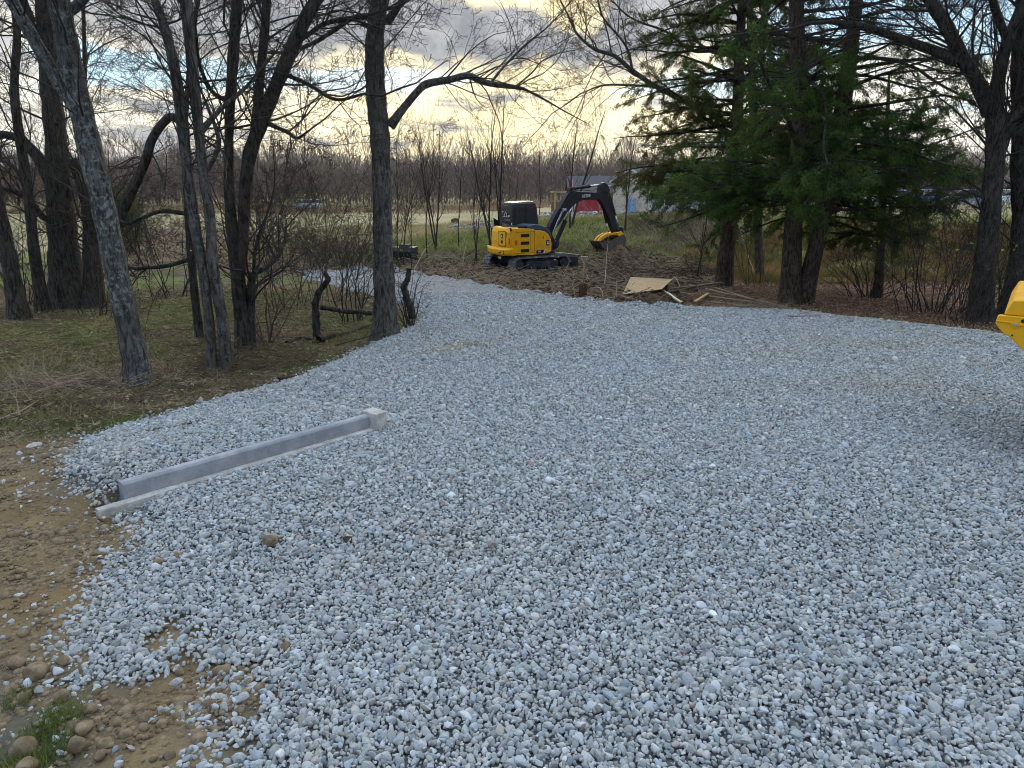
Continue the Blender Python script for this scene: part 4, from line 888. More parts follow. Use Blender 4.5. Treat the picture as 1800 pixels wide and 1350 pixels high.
    MB().box((2.15, yc - .05, 2.762), (2.75, yc + .05, 2.785), Matrix.Rotation(0, 4, 'Y')).build('boom_light_bar', M['plastic'], bm)
    ar = MB().prism([(3.30, 2.52), (3.34, 2.96), (3.44, 3.08), (3.58, 3.10), (3.74, 3.02), (3.86, 2.82), (3.90, 2.55), (4.12, 1.95), (4.40, 1.24), (4.32, 1.14), (4.16, 1.16), (3.92, 1.60), (3.55, 2.22), (3.36, 2.44)], yc - .10, yc + .10).build('arm', M['black'], r, bevel=.018)
    def cyl(nm, a, b, r1, r2, f, parent, y):
        A = Vector((a[0], y, a[1])); B = Vector((b[0], y, b[1])); mid = A.lerp(B, f)
        c = MB().tube([A, mid], r1, 12).tube([mid - (B - A) * .03, mid], r1 * 1.15, 12).build(nm, M['black'], parent, smooth=False)
        MB().tube([mid, B], r2, 10).build('rod', M['chrome'], c, smooth=True)
        return c
    cyl('boom_cylinder', (1.20, .78), (2.02, 2.26), .085, .045, .62, r, yc)
    MB().prism([(1.06, .62), (1.30, .72), (1.36, .95), (1.22, 1.0), (1.08, .9)], yc - .13, yc + .13).build('cylinder_foot', M['black'], r, bevel=.02)
    cyl('arm_cylinder', (1.92, 2.86), (3.46, 3.02), .062, .036, .62, r, yc)
    MB().prism([(1.80, 2.70), (2.05, 2.74), (1.98, 2.92), (1.86, 2.92)], yc - .09, yc + .09).build('cylinder_lug', M['black'], bm, bevel=.01)
    cyl('bucket_cylinder', (3.94, 2.60), (4.46, 1.40), .05, .028, .62, ar, yc)
    cyl('thumb_cylinder', (3.62, 2.10), (3.94, 1.22), .045, .026, .6, ar, yc)
    lk = MB().prism([(4.28, 1.30), (4.46, 1.42), (4.62, 1.36), (4.66, 1.05), (4.52, .98), (4.36, 1.14)], yc - .13, yc + .13).build('bucket_link', M['black'], ar, bevel=.02)
    hs = MB()
    hs.tube([(1.0, yc - .13, 1.55), (1.2, yc - .15, 1.95), (1.45, yc - .15, 2.32), (1.75, yc - .14, 2.72), (2.0, yc - .12, 2.84)], .014, 6)
    hs.tube([(.98, yc - .15, 1.48), (1.22, yc - .17, 1.88), (1.5, yc - .17, 2.28), (1.78, yc - .15, 2.62), (2.1, yc - .135, 2.74)], .016, 6)
    hs.tube([(3.2, yc - .13, 2.7), (3.45, yc - .15, 2.83), (3.75, yc - .14, 2.75), (3.95, yc - .13, 2.45), (3.98, yc - .12, 2.15), (4.1, yc - .11, 1.95)], .014, 6)
    hs.tube([(2.9, yc - .10, 2.78), (3.1, yc - .12, 2.86), (3.3, yc - .12, 2.80)], .012, 6).tube([(2.1, yc + .02, 2.80), (2.5, yc + .02, 2.83), (2.95, yc, 2.79), (3.25, yc - .04, 2.92)], .014, 6)
    hs.build('hydraulic_hoses', M['black'], r)
    pp = MB()
    pp.tube([(1.08, yc - .14, 1.35), (1.30, yc - .16, 1.78), (1.52, yc - .16, 2.13)], .022, 8).tube([(1.00, yc - .19, 1.33), (1.22, yc - .19, 1.76), (1.44, yc - .17, 2.11)], .017, 8)
    pp.box((1.42, yc - .20, 2.08), (1.60, yc - .12, 2.17)); pp.build('steel_lines', M['chrome'], bm)
    # bucket: curved shell, side plates, teeth; yellow thumb above
    out = [(3.22, .86), (3.34, .70), (3.60, .52), (3.95, .38), (4.28, .36), (4.52, .50), (4.62, .75), (4.60, 1.02), (4.46, 1.12)]
    inn = [(3.26, .875), (3.38, .73), (3.63, .56), (3.95, .42), (4.26, .40), (4.48, .53), (4.57, .75), (4.55, 1.0), (4.44, 1.08)]
    bk = MB(); bk.loft([[(p[0], y, p[1]) for p in out + inn[::-1]] for y in (yc - .28, yc + .28)]).build('bucket', M['gunmetal'], r)
    bko = [o for o in r.children if o.name.startswith('bucket') and not o.name.startswith('bucket_')][0]
    for y in (yc - .295, yc + .275): MB().prism(out + [(4.05, .98), (3.7, .80)], y, y + .02).build('side_plate', M['gunmetal'], bko)
    for i in range(5): MB().prism([(3.10, .92), (3.24, .84), (3.34, .72), (3.40, .78), (3.28, .90)], yc - .27 + i * .12, yc - .22 + i * .12).build('tooth', M['gunmetal'], bko, bevel=.008)
    for dy in (-.14, .06): MB().prism([(3.26, .88), (3.44, 1.06), (3.72, 1.18), (4.05, 1.18), (4.38, 1.22), (4.50, 1.12), (4.40, 1.04), (4.05, 1.10), (3.74, 1.09), (3.50, .98), (3.36, .85)], yc + dy, yc + dy + .08).build('thumb', M['yellow'], r, bevel=.015)
    MB().prism([(4.15, 1.18), (4.4, 1.24), (4.55, 1.12), (4.62, .92), (4.35, .96)], yc - .24, yc - .18).prism([(4.15, 1.18), (4.4, 1.24), (4.55, 1.12), (4.62, .92), (4.35, .96)], yc + .18, yc + .24).build('bucket_ears', M['yellow'], bko, bevel=.01)
excavator()

# ------------------------------------------------------------------ yellow machine cut by the right edge
def loader():
    X, Y = 3.1745, 4.6; g = Hs(X + .5, Y); r = empty('skid_loader', (X, Y, g), R(-36), label='yellow machine whose bolted steel corner juts in at the right edge', cat='loader')
    def P(*l): return [(x, z - g) for x, z in l]
    pl = MB().prism(P((.003, .805), (-.002, .775), (.0, .752), (.056, .691), (.070, .688), (.104, .662), (.178, .592), (.45, .38), (1.5, .38), (1.5, .818), (.012, .814)), 0, .05).build('side_plate', M['yellow'], r, bevel=.006)
    MB().prism(P((.0, .772), (.078, .768), (.086, .752), (.098, .741), (.116, .742), (.130, .756), (1.3, .757), (1.3, .764), (.125, .765), (.112, .752), (.100, .752), (.088, .776), (.0, .780)), -.007, .001).build('rib', M['yellow'], pl, bevel=.002)
    MB().tube([(.108, -.018, .765 - g), (.108, .01, .765 - g)], .011, 12).build('bolt', M['chrome'], pl, bevel=.002)
    MB().tube([(.100, -.0015, .690 - g), (.100, .01, .690 - g)], .006, 10).build('bolt_hole', M['black'], pl)
    MB().prism([(p[0], p[1] - g) for p in rrect(.132, .776, .22, .800, .011)], -.0015, .01).build('slot', M['black'], pl)
    MB().prism(P((.146, .782), (.160, .778), (.170, .788), (.158, .794)), -.008, .005).build('clip', M['chrome'], pl)
    MB().prism(P((.034, .8165), (.069, .909), (.078, .914), (.2, .925), (1.5, .965), (1.5, .8165)), .02, 1.3).build('hood', M['yellow'], r, bevel=.008)
    MB().prism(P((.45, .40), (1.5, .40), (1.5, .80), (.25, .80), (.25, .62)), .055, 1.35).build('chassis', M['black'], r, bevel=.02)
    for y in (-.05, 1.15):
        tk = MB().prism(rrect(.62, 0, 2.4, .62, .28, 7), y + .06, y + .4).build('track', M['rubber'], r, bevel=.02)
        MB().prism(rrect(.8, .12, 2.2, .50, .18, 6), y + .05, y + .41).build('track_frame', M['frame'], tk)
    MB().prism(P((1.0, .95), (1.0, 2.0), (2.0, 2.0), (2.2, .95)), .3, 1.1).build('cab', M['black'], r, bevel=.03)
loader()

# ------------------------------------------------------------------ sticks, posts and boards
def gp(px, py, lift=0.0):
    g = G(px, py); return np.array([g[0], g[1], Hs(g[0], g[1]) + lift])
def stick(label, l, r=.02, m='twig_pale', lift=.02, name='branch', cat='branch', group=None, taper=.4, side=0, seed=1, Y=None):
    rng = np.random.default_rng(seed); P = [(gp(p[0], p[1], lift + (p[2] if len(p) > 2 else 0)) if Y is None else at(p[0], p[1], Y)) for p in l]; S = smooth_path(P, 5) if len(P) > 2 else np.linspace(P[0], P[1], 5)
    S = S + np.concatenate([[[0, 0, 0]], rng.normal(size=(len(S) - 2, 3)) * r * (.08 if r > .05 else .3), [[0, 0, 0]]]); b = S[0].copy()
    pol = [(list(S), list(np.linspace(r, r * taper, len(S)) * (1 + .12 * np.sin(np.arange(len(S)) * 2.3))))]
    for _ in range(side): i = rng.integers(1, len(S) - 1); d = rdir(S[i] - S[i-1], rng.uniform(.5, 1), rng); d[2] = abs(d[2]) * .6; grow(pol, S[i], d, .45, r * .5, 1, rng, (0, 3))
    V, F = tubes(pol); o = mesh_np(name, V - b, F, M[m], smooth=True); o.location = tuple(b); tag(o, label, cat, group); return o
stick('snapped fence post with a bent top, standing left of the straight grey trunk', [(558, 596), (556, 560), (556, 528), (562, 512), (577, 492), (575, 486), (571, 478)], .062, 'bark_dark', 0, 'broken_post', 'post', taper=.45, Y=10.3)
stick('short knobbly snapped trunk leaning just right of the straight grey trunk', [(726, 560), (722, 540), (714, 520), (711, 504), (717, 490), (719, 474)], .065, 'bark_dark', 0, 'broken_post', 'post', taper=.6, Y=11.2)
stick('dark rail propped level between the snapped post and the grey trunk', [(563, 540), (600, 546), (660, 551)], .04, 'bark_dark', 0, 'rail', 'rail', Y=10.6, taper=.8)
stick('dark log lying from the snapped post to the grey trunk foot', [(560, 597), (600, 585), (665, 565)], .05, 'bark_dark', .04, 'log', 'log')
stick('dark crooked log lying left of the snapped post', [(505, 602), (530, 594), (562, 600)], .035, 'bark_dark', .03, 'log', 'log')
stick('thin vine branch looping across the foot of the grey trunk', [(590, 610, .05), (650, 600, .1), (700, 588, .12), (742, 568, .03)], .010, 'twig', .01, seed=3, side=4)
stick('pale curved branch arching over the lower left verge', [(-10, 742), (40, 722), (75, 700), (110, 676)], .011, 'twig_pale', .03, side=2, seed=5)
stick('thick pale stick on the dry grass left of the lichen blotched trunk', [(60, 668), (110, 662), (160, 648)], .02, 'twig_pale', .03, seed=6)
stick('longest of the pale sticks in the left brush, pointing right', [(20, 660), (90, 672), (170, 668)], .013, 'twig_pale', .04, seed=7)
stick('forked pale stick rising from the left brush', [(55, 700), (45, 680), (38, 655, .1)], .010, 'twig_pale', .03, side=2, seed=8)
stick('short pale stick below the forked one', [(70, 690), (100, 678), (140, 690)], .010, 'twig_pale', .03, seed=9)
stick('short brown log end poking out at the gravel edge below the forked trunk', [(490, 664), (510, 660), (526, 662)], .022, 'bark_brown', .01, 'log', 'log', taper=.9)
stick('long pale branch slanting up across the soil behind the grey trunk', [(728, 478, .05), (755, 450, .25), (790, 432, .45)], .018, 'twig_pale', .03, side=3, seed=10)
stick('thin stick standing upright in the soil left of the excavator', [(812, 470), (818, 455, .3), (822, 442, .5)], .012, 'twig_pale', .0, seed=11)
stick('pale thin stem standing in front of the bucket, forked at the top', [(1063, 500), (1066, 470, .5), (1069, 445, 1.1), (1066, 420, 1.5)], .013, 'twig_pale', .0, side=3, seed=12)
stick('bent root lying left of the plywood sheet', [(1050, 508, .02), (1056, 512, .05), (1060, 519, .02)], .022, 'twig_pale', .02, seed=13)
stick('short gnarled branch on the soil beside the shovel', [(1004, 492), (1015, 494, .05), (1028, 498)], .02, 'twig_pale', .03, seed=14)
stick('pale twisted root right of the plywood sheet', [(1178, 498), (1186, 490, .1), (1192, 500, .05), (1196, 508)], .02, 'twig_pale', .03, seed=15)
stick('slim pale pole slanting from the boards toward the twin trunked cedar', [(1240, 510, .05), (1290, 520, .03), (1365, 533)], .022, 'twig_pale', .04, 'pole', 'pole', seed=16)
stick('pale pole ending on the gravel edge in front of the twin trunked cedar', [(1255, 506), (1330, 527), (1400, 545)], .016, 'twig_pale', .05, 'pole', 'pole', seed=17)
stick('pale branch lying on the gravel right of the twin trunked cedar', [(1355, 543), (1368, 537), (1420, 548)], .013, 'twig_pale', .03, seed=18, side=2)
stick('crossed stick leaning over the brush beside the olive cedar', [(1230, 480, .0), (1252, 455, .3), (1266, 440, .6)], .02, 'twig_brown', .02, seed=19)
stick('long leaning stem between the two cedars', [(1330, 490, .0), (1308, 460, .5), (1285, 430, 1.1)], .025, 'twig_brown', .02, seed=20)
stick('thin brown stick lying on the gravel below the twin trunked cedar', [(1380, 561), (1410, 562), (1440, 561)], .010, 'twig_brown', .06, seed=21)
def board(label, a, b, w, h, m, name='board', lift=.03, cat='board', tilt=0.0):
    A = gp(*a, lift=lift); B = gp(*b, lift=lift); d = B - A; L = np.linalg.norm(d); ang = math.atan2(d[1], d[0]); el_ = math.atan2(d[2], math.hypot(d[0], d[1]))
    o = MB().box((0, -w / 2, -h / 2), (L, w / 2, h / 2)).build(name, M[m], None, bevel=.004); o.location = tuple(A); o.rotation_euler = (tilt, -el_, ang); return tag(o, label, cat)
board('dark long board on the ground right of the plywood, nearest the gravel', (1165, 510), (1325, 530), .14, .05, 'lumber')
board('grey board pointing from the plywood to the olive cedar foot', (1178, 508), (1270, 502), .10, .05, 'lumber', lift=.10)
board('second dark board half buried behind the long one', (1195, 522), (1330, 536), .12, .05, 'lumber', lift=.01)
board('freshly split orange board leaning on the gravel edge', (1222, 532), (1245, 518), .07, .03, 'fresh_wood', lift=.08)
board('charred dark timber behind the plywood', (1128, 500), (1185, 496), .16, .10, 'clod', 'timber', lift=.06, cat='timber')
def plywood():
    c = [gp(1094, 516, .13), gp(1108, 502, .19), gp(1181, 505, .20), gp(1163, 519, .14)]; b = sum(c) / 4
    v = [Vector(p - b) for p in c]; o = MB().loft([[p + Vector((0, 0, -.009)) for p in v], [p + Vector((0, 0, .009)) for p in v]]).build('plywood_sheet', M['plywood'], None, bevel=.002)
    o.location = tuple(b); tag(o, 'tan sheet of plywood lying flat at the gravel edge', 'plywood')
plywood()
stick('white plastic pipe sticking out from under the plywood', [(1158, 514), (1200, 529)], .032, 'plastic', .05, 'pipe', 'pipe', taper=1.0, seed=30)
def shovel():
    b = gp(1025, 517); r = empty('shovel', tuple(b), R(8), label='shovel with a wooden D handle stuck upright in the soil', cat='shovel')
    MB().tube([(0, 0, .22), (.005, 0, .5), (.01, 0, .80)], .016, 8).build('shaft', M['wood_handle'], r, smooth=True)
    MB().tube([(.01, 0, .78), (-.05, 0, .90), (-.06, 0, .95)], .012, 6).tube([(.01, 0, .78), (.07, 0, .90), (.075, 0, .95)], .012, 6).tube([(-.07, 0, .95), (.085, 0, .95)], .016, 8).build('grip', M['plastic'], r)
    bl = MB()
    sec = [(.34, .02), (.30, .10), (.15, .105), (.02, .09), (-.06, .03)]
    bl.loft([[(-w, .02, z), (-w * .4, -.012, z), (w * .4, -.012, z), (w, .02, z), (w, .026, z), (w * .4, -.006, z), (-w * .4, -.006, z), (-w, .026, z)] for z, w in sec]).build('blade', M['rust'], r)
shovel()
def spare_bucket():
    b = gp(713, 461); r = empty('spare_bucket', tuple(b), R(-8), label='dark steel spare bucket with teeth lying by the brush left of the excavator', cat='bucket')
    out = [(-.30, .05), (-.32, .50), (-.22, .66), (.22, .68), (.30, .55), (.34, .10), (.2, .0), (-.2, .0)]
    MB().prism(out, -.45, -.42, 'x').prism(out, .42, .45, 'x').loft([[(x, p[0], p[1]) for p in [(-.30, .05), (-.32, .50), (-.22, .66), (.22, .68), (.20, .64), (-.20, .62), (-.28, .48), (-.26, .08)]] for x in (-.42, .42)]).build('shell', M['black'], r, bevel=.01)
    MB().box((-.2, -.2, .66), (.2, .15, .78)).build('hitch', M['gunmetal'], r, bevel=.02)
    for i in range(5): MB().prism([(-.34, .22), (-.26, .24), (-.28, .12), (-.40, .10)], .05 + i * .085, .09 + i * .085, 'x').build('tooth', M['gunmetal'], r)
spare_bucket()
def brush_pile(label, px, py, w, d, h, n, seed, m='twig_brown', nl=0, Lr=(.5, 1.8), r=(.006, .02)):
    rng = np.random.default_rng(seed); b = gp(px, py); out = []
    for i in range(n):
        u = rng.normal(size=2) * .42; x, y = u[0] * w, u[1] * d; zc = h * math.exp(-(u[0]**2 + u[1]**2) * 2.2) * rng.random(); a = rng.uniform(0, 6.28); dd = np.array([math.cos(a), math.sin(a), rng.normal() * .28]); L = rng.uniform(*Lr)
        p0 = np.array([x, y, 0]) - dd * L / 2; g = Hs(b[0] + x, b[1] + y) - b[2]; p = [p0 + [0, 0, g + zc + .02]]
        for j in range(4): dd = dd + rng.normal(size=3) * .16; dd /= np.linalg.norm(dd); p.append(p[-1] + dd * L / 4)
        rr = rng.uniform(*r); out.append((p, [rr * (1 - .15 * j) for j in range(5)]))
        if rng.random() < .5: grow(out, p[2], dd, L * .4, rr * .6, 2, rng, (0, 0, 3))
    root = empty('brush_pile', tuple(b), label=label, cat='brush pile'); V, F = tubes(out); mesh_np('branches', V, F, M[m], root, smooth=True)
    if nl:
        Cn = np.stack([rng.normal(size=nl) * .42 * w, rng.normal(size=nl) * .42 * d, np.zeros(nl)], 1); Cn[:, 2] = h * np.exp(-((Cn[:, 0] / w)**2 + (Cn[:, 1] / d)**2) * 2.2) * rng.random(nl) + .03 + H(b[0] + Cn[:, 0], b[1] + Cn[:, 1]) - b[2]
        V, F = leaves(Cn, rng.uniform(.03, .07, nl), rng, .3); mesh_np('dead_leaves', V, [F], M['leaf_mix'], root)
M['leaf_mix'] = leafmat('olive_and_tan_leaves', (.07, .075, .025), (.38, .29, .17), 8, .2)
brush_pile('low heap of leafy cut branches beyond the gravel bend', 560, 455, 4.2, 1.6, .9, 130, 301, nl=3500)
brush_pile('heap of dark roots and stems left of the olive cedar foot', 1225, 483, 1.5, .9, .55, 110, 303, m='twig_brown')
brush_pile('scattered roots and sticks around the spare bucket', 765, 462, 1.8, .8, .35, 70, 305, m='twig_pale')
brush_pile('straggle of sticks on the soil in front of the bucket', 1110, 480, 2.2, 1.0, .25, 80, 307)
brush_pile('clump of dry stalks at the gravel edge before the twin trunked cedar', 1340, 545, .6, .3, .28, 60, 309, m='twig_pale', Lr=(.2, .6), r=(.003, .007))
brush_pile('brush heap in the clearing seen between the left trunks', 330, 400, 3.0, 1.5, .7, 90, 311)
brush_pile('dead twigs matted at the foot of the left trunk cluster', 440, 640, 1.1, .5, .22, 120, 313, m='twig_brown', Lr=(.3, .9), r=(.003, .008))
brush_pile('dry brush matted left of the lichen blotched trunk', 110, 680, .9, .5, .2, 110, 315, m='twig_pale', Lr=(.2, .8), r=(.002, .006))

# ------------------------------------------------------------------ rocks
def rock_mesh(sz, seed, sq=(1, 1, .7), sub=3, rough=.22):
    import bmesh
    bm = bmesh.new(); bmesh.ops.create_icosphere(bm, subdivisions=sub, radius=1); rng = np.random.default_rng(seed); k = rng.uniform(0, 50, 3)
    pl = rng.normal(size=(9, 3)); pl /= np.linalg.norm(pl, axis=1, keepdims=True); pd = rng.uniform(.62, .92, 9)
    for v in bm.verts:
        p = np.array(v.co)
        for q, d in zip(pl, pd):
            e = p.dot(q) - d
            if e > 0: p = p - q * e * .85
        n = 1 + rough * (float(fbm(np.array([p[0] * 2 + k[0] + p[2]]), np.array([p[1] * 2 + k[1] - p[2]]), seed)[0]) - .5)
        p = p * n * np.array(sq) * sz; v.co = p
    return bm
def rock(label, px, py, spx, seed, m='cobble', sq=(1, 1, .7), sink=.25, group=None, name='rock'):
    g = gp(px, py); sc = (g[1] * math.cos(PITCH) - (g[2] - CAMH) * math.sin(PITCH)) / FPX * spx * .5 * .93
    me = bpy.data.meshes.new(name); bm = rock_mesh(sc, seed, sq); bm.to_mesh(me); bm.free(); me.materials.append(M[m]); me.polygons.foreach_set('use_smooth', np.ones(len(me.polygons), bool))
    o = bpy.data.objects.new(name, me); COL.objects.link(o); o.location = (g[0], g[1], g[2] + sc * sq[2] * (1 - 2 * sink) + .01); o.rotation_euler = (0, 0, seed * 1.3); tag(o, label, 'rock', group)
rock('largest rounded tan rock in the bottom left corner', 38, 1318, 54, 1)
rock('tall egg shaped tan rock right of the green tuft', 138, 1325, 38, 2, sq=(.85, .9, 1.0), sink=.1)
rock('flat topped tan rock touching the top of the egg shaped one', 150, 1290, 38, 3)
rock('pale tan rock half buried at the left edge below the soil heap', 62, 1185, 44, 4)
rock('dark brown rock at the left edge', 28, 1165, 34, 5)
rock('broad tan rock above the green tuft', 108, 1232, 30, 6)
rock('small tan rock at the gravel fringe above the broad one', 112, 1168, 26, 7)
rock('tan rock cut by the bottom edge of the picture', 50, 1352, 40, 8)
rock('small round tan rock between egg shaped rock and gravel', 178, 1338, 24, 9)
rock('tan rock set in gravel chips left of the bare patch', 160, 1255, 26, 10)
rock('lone tan rock lying on the gravel below the concrete wall', 476, 966, 36, 11, sq=(1, .8, .8), sink=.05)
rock('small tan rock beside the bottom bare patch', 503, 1146, 22, 12, sink=.1)
rock('black clod of earth on the gravel', 612, 958, 22, 13, 'clod', sink=.15)
rock('pointed bluish stone, biggest chip in the gravel centre', 598, 1133, 24, 14, 'concrete', sq=(1, 1, .9), sink=.1)
rock('greenish tan rock on the gravel left of the lone tan rock', 314, 984, 20, 15, sink=.1)
rock('squat tan rock left of the greenish one', 280, 994, 20, 16, sink=.1)
rock('brown stone near the end block of the wall', 700, 735, 11, 17, 'cobble', sink=.1)
rock('grey flat stone lying on the verge above the gravel corner', 60, 790, 34, 18, 'concrete_old', sq=(1, .8, .3), sink=.2)
rock('dark boulder in the field between the sapling clumps', 800, 392, 16, 19, 'clod', sink=.2)

# ------------------------------------------------------------------ scattered ground cover
def scatter():
    rng = np.random.default_rng(901)
    def pts(n, x0, x1, y0, y1, f): 
        x = rng.uniform(x0, x1, n); y = rng.uniform(y0, y1, n); k = rng.random(n) < f(x, y); x, y = x[k], y[k]; return np.stack([x, y, H(x, y)], 1)
    offg = lambda x, y: sst(.02, -.25, dist(GP, x, y))
    # leaves
    P1 = pts(52000, 2.5, 15, 11, 22.5, lambda x, y: sst(-.3, .3, dist(LITT, x, y)) * offg(x, y)); P2 = pts(90000, -14, .5, 5.2, 19, lambda x, y: offg(x, y) * (.35 + .5 * (fbm(x, y, 71) > .5)) * np.clip(9 / y, .3, 1))
    for nm, P, m, lb in (('fallen_leaves', P1, 'leaf_dead', 'brown fallen leaves carpeting the ground under the cedars'), ('fallen_leaves', P2, 'leaf_mix', 'tan and olive leaves strewn over the left verge')):
        P[:, 2] += rng.uniform(.0, .03, len(P)); V, F = leaves(P, rng.uniform(.013, .034, len(P)), rng, .35); tag(mesh_np(nm, V, [F], M[m]), lb, 'leaves', kind='stuff')
    def grass(P, h, w, m, label, lean=.45):
        n = len(P); D = rng.normal(size=(n, 3)) * lean; D[:, 2] = 1; D /= np.linalg.norm(D, axis=1, keepdims=True); P = P.copy(); P[:, 2] -= .01
        V, F = blades(P, D, rng.uniform(*h, n), rng.uniform(*w, n), rng, .1); tag(mesh_np('grass', V, [F], M[m]), label, 'grass', kind='stuff')
    gm = lambda x, y: fbm(x * .55, y * .55, 3)
    grass(pts(160000, -14, .5, 5.0, 20, lambda x, y: offg(x, y) * sst(.46, .60, gm(x, y)) * np.clip(9 / y, .35, 1)), (.03, .11), (.002, .006), 'grass', 'short green grass in patches under the left trees')
    grass(pts(200000, -14, .5, 4.9, 22, lambda x, y: offg(x, y) * (.15 + .85 * sst(.45, .6, fbm(x * 1.7, y * 1.7, 123))) * np.clip(8 / y, .3, 1)), (.05, .22), (.0015, .004), 'grass_dry', 'dry matted grass under the left trees', .9)
    grass(pts(90000, -7, 17, 27, 42, lambda x, y: sst(28, 29.5, y) * (1 - sst(37, 42, y)) * (1 - .7 * np.exp(-((x - 8.6)**2 / 20 + (y - 33)**2 / 14)))), (.08, .26), (.008, .02), 'grass', 'green grass on the bank behind the excavator')
    grass(pts(110000, -14, 20, 26.5, 60, lambda x, y: sst(27.5, 30, y) * (.35 + .65 * (fbm(x * .8, y * .8, 15) > .5))), (.12, .40), (.006, .016), 'grass_dry', 'tan dry grass over the bank and field', .6)
    grass(pts(150000, 6.4, 22, 19.5, 30, lambda x, y: sst(20, 21, y) * sst(6.4, 7.6, x) * offg(x, y) * .8 * sst(.3, .5, fbm(x * .6, y * .9, 19))), (.15, .45), (.004, .010), 'grass_orange', 'rust and yellow grass strip behind the cedars', .35)
    grass(pts(60000, -70, 60, 88, 124, lambda x, y: .25 + .75 * (fbm(x * .08, y * .08, 15) > .48)), (.3, 1.1), (.02, .05), 'brush_dry', 'rusty low brush along the far side of the field', .7)
    grass(pts(12000, 4, 12, 10.2, 15.5, lambda x, y: sst(.05, -.15, dist(GP, x, y)) * sst(-1.2, -.1, dist(GP, x, y))), (.06, .22), (.002, .005), 'grass_dry', 'dry grass along the right gravel edge', .8)
    grass(pts(110000, -14, .5, 4.9, 22, lambda x, y: offg(x, y) * (.3 + .7 * (fbm(x * 2.5, y * 2.5, 133) > .48)) * np.clip(8 / y, .3, 1)) + [0, 0, .03], (.04, .20), (.0012, .003), 'straw', 'flattened straw strewn over the left verge', 4.0)
    gt = []
    for px, py, s, n in ((85, 1290, .05, 420), (110, 1262, .04, 240), (75, 1330, .05, 420), (30, 1228, .03, 150), (12, 1340, .04, 300), (215, 735, .12, 500), (120, 745, .15, 300), (60, 730, .15, 300)):
        g = G(px, py); q = g + rng.normal(size=(n, 2)) * s; gt.append(np.stack([q[:, 0], q[:, 1], H(q[:, 0], q[:, 1])], 1))
    grass(np.vstack(gt), (.03, .09), (.001, .0025), 'grass', 'tufts of green grass among the tan rocks and at the verge')
    # soil crumbs and small stones
    import bmesh
    def crumbs(P, s, m, label, nm, seeds=6, cat='soil'):
        T = []
        for k in range(seeds):
            bm = rock_mesh(1, 400 + k, (1, 1, .75), 1, .5); T.append((np.array([v.co[:] for v in bm.verts]), np.array([[v.index for v in f.verts] for f in bm.faces]))); bm.free()
        VV = []; FF = []; off = 0
        for k in range(seeds):
            Q = P[k::seeds]; n = len(Q); V, F = T[k]; a = rng.uniform(0, 6.28, n); sc = s(n)[:, None]; c, q = np.cos(a)[:, None], np.sin(a)[:, None]
            W_ = np.stack([V[None, :, 0] * c - V[None, :, 1] * q, V[None, :, 0] * q + V[None, :, 1] * c, np.broadcast_to(V[None, :, 2], (n, len(V)))], 2) * sc[:, :, None] + Q[:, None]
            VV.append(W_.reshape(-1, 3)); FF.append((F[None] + (np.arange(n) * len(V))[:, None, None]).reshape(-1, 3) + off); off += n * len(V)
        tag(mesh_np(nm, np.vstack(VV), [np.vstack(FF)], M[m]), label, cat, kind='stuff')
    soilf = lambda x, y: np.maximum(sst(.0, -.12, dist(GP, x, y)), (dist(BARE, x, y) > -.05) * 1.0) * sst(5.6, 4.6, y)
    crumbs(pts(120000, -5.5, -.2, .9, 5.6, lambda x, y: soilf(x, y) * (.25 + .75 * (fbm(x * 3, y * 3, 33) > .5)) * (x > -.8 * y - .6)), lambda n: np.clip(rng.lognormal(math.log(.0068), .62, n), .002, .034), 'cobble', 'crumbs of tan soil and small tan stones in the bottom left', 'soil_crumbs')
    crumbs(pts(26000, -10, 9, 15.5, 29, lambda x, y: np.maximum(sst(-.1, .3, dist(DIRT, x, y)), .4 * sst(-.3, .3, dist(DIRT2, x, y)))), lambda n: np.clip(rng.lognormal(math.log(.028), .5, n), .012, .13), 'clod_brown', 'clods of dug brown earth in the clearing', 'soil_clods')
    # sticks and root bits in the clearing
    P = pts(3200, -9, 9, 15.5, 29, lambda x, y: np.maximum(sst(-.1, .3, dist(DIRT, x, y)), .6 * sst(-.3, .3, dist(DIRT2, x, y)))); out = []
    for p in P:
        a = rng.uniform(0, 6.28); d = np.array([math.cos(a), math.sin(a), rng.normal() * .25]); L = rng.uniform(.12, .7); out.append(([p + [0, 0, .03] + d * L * q + rng.normal(size=3) * .015 * L for q in (0, .35, .7, 1)], [.009, .008, .006, .004]))
    V, F = tubes(out); tag(mesh_np('root_debris', V, F, M['twig_pale'], smooth=True), 'pale roots and sticks littering the dug soil', 'debris', kind='stuff')
    P = pts(8000, -13, .5, 5.2, 18, lambda x, y: offg(x, y)); out = []
    for p in P:
        a = rng.uniform(0, 6.28); d = np.array([math.cos(a), math.sin(a), rng.normal() * .15]); L = rng.uniform(.1, .5); out.append(([p + [0, 0, .025] + d * L * q + rng.normal(size=3) * .02 * L for q in (0, .35, .7, 1)], [.005, .004, .0035, .002]))
    V, F = tubes(out); tag(mesh_np('twig_litter', V, F, M['twig_brown'], smooth=True), 'small fallen twigs littering the left verge', 'twigs', kind='stuff')
M['clod_brown'] = mat('brown_soil_clod', lambda t: (t.mix(t.noise(geo(t), 3, 4), (.055, .038, .026), (.15, .10, .068)), bump(t, t.noise(geo(t), 40, 4), .8, .01)), .95, .1)
scatter()

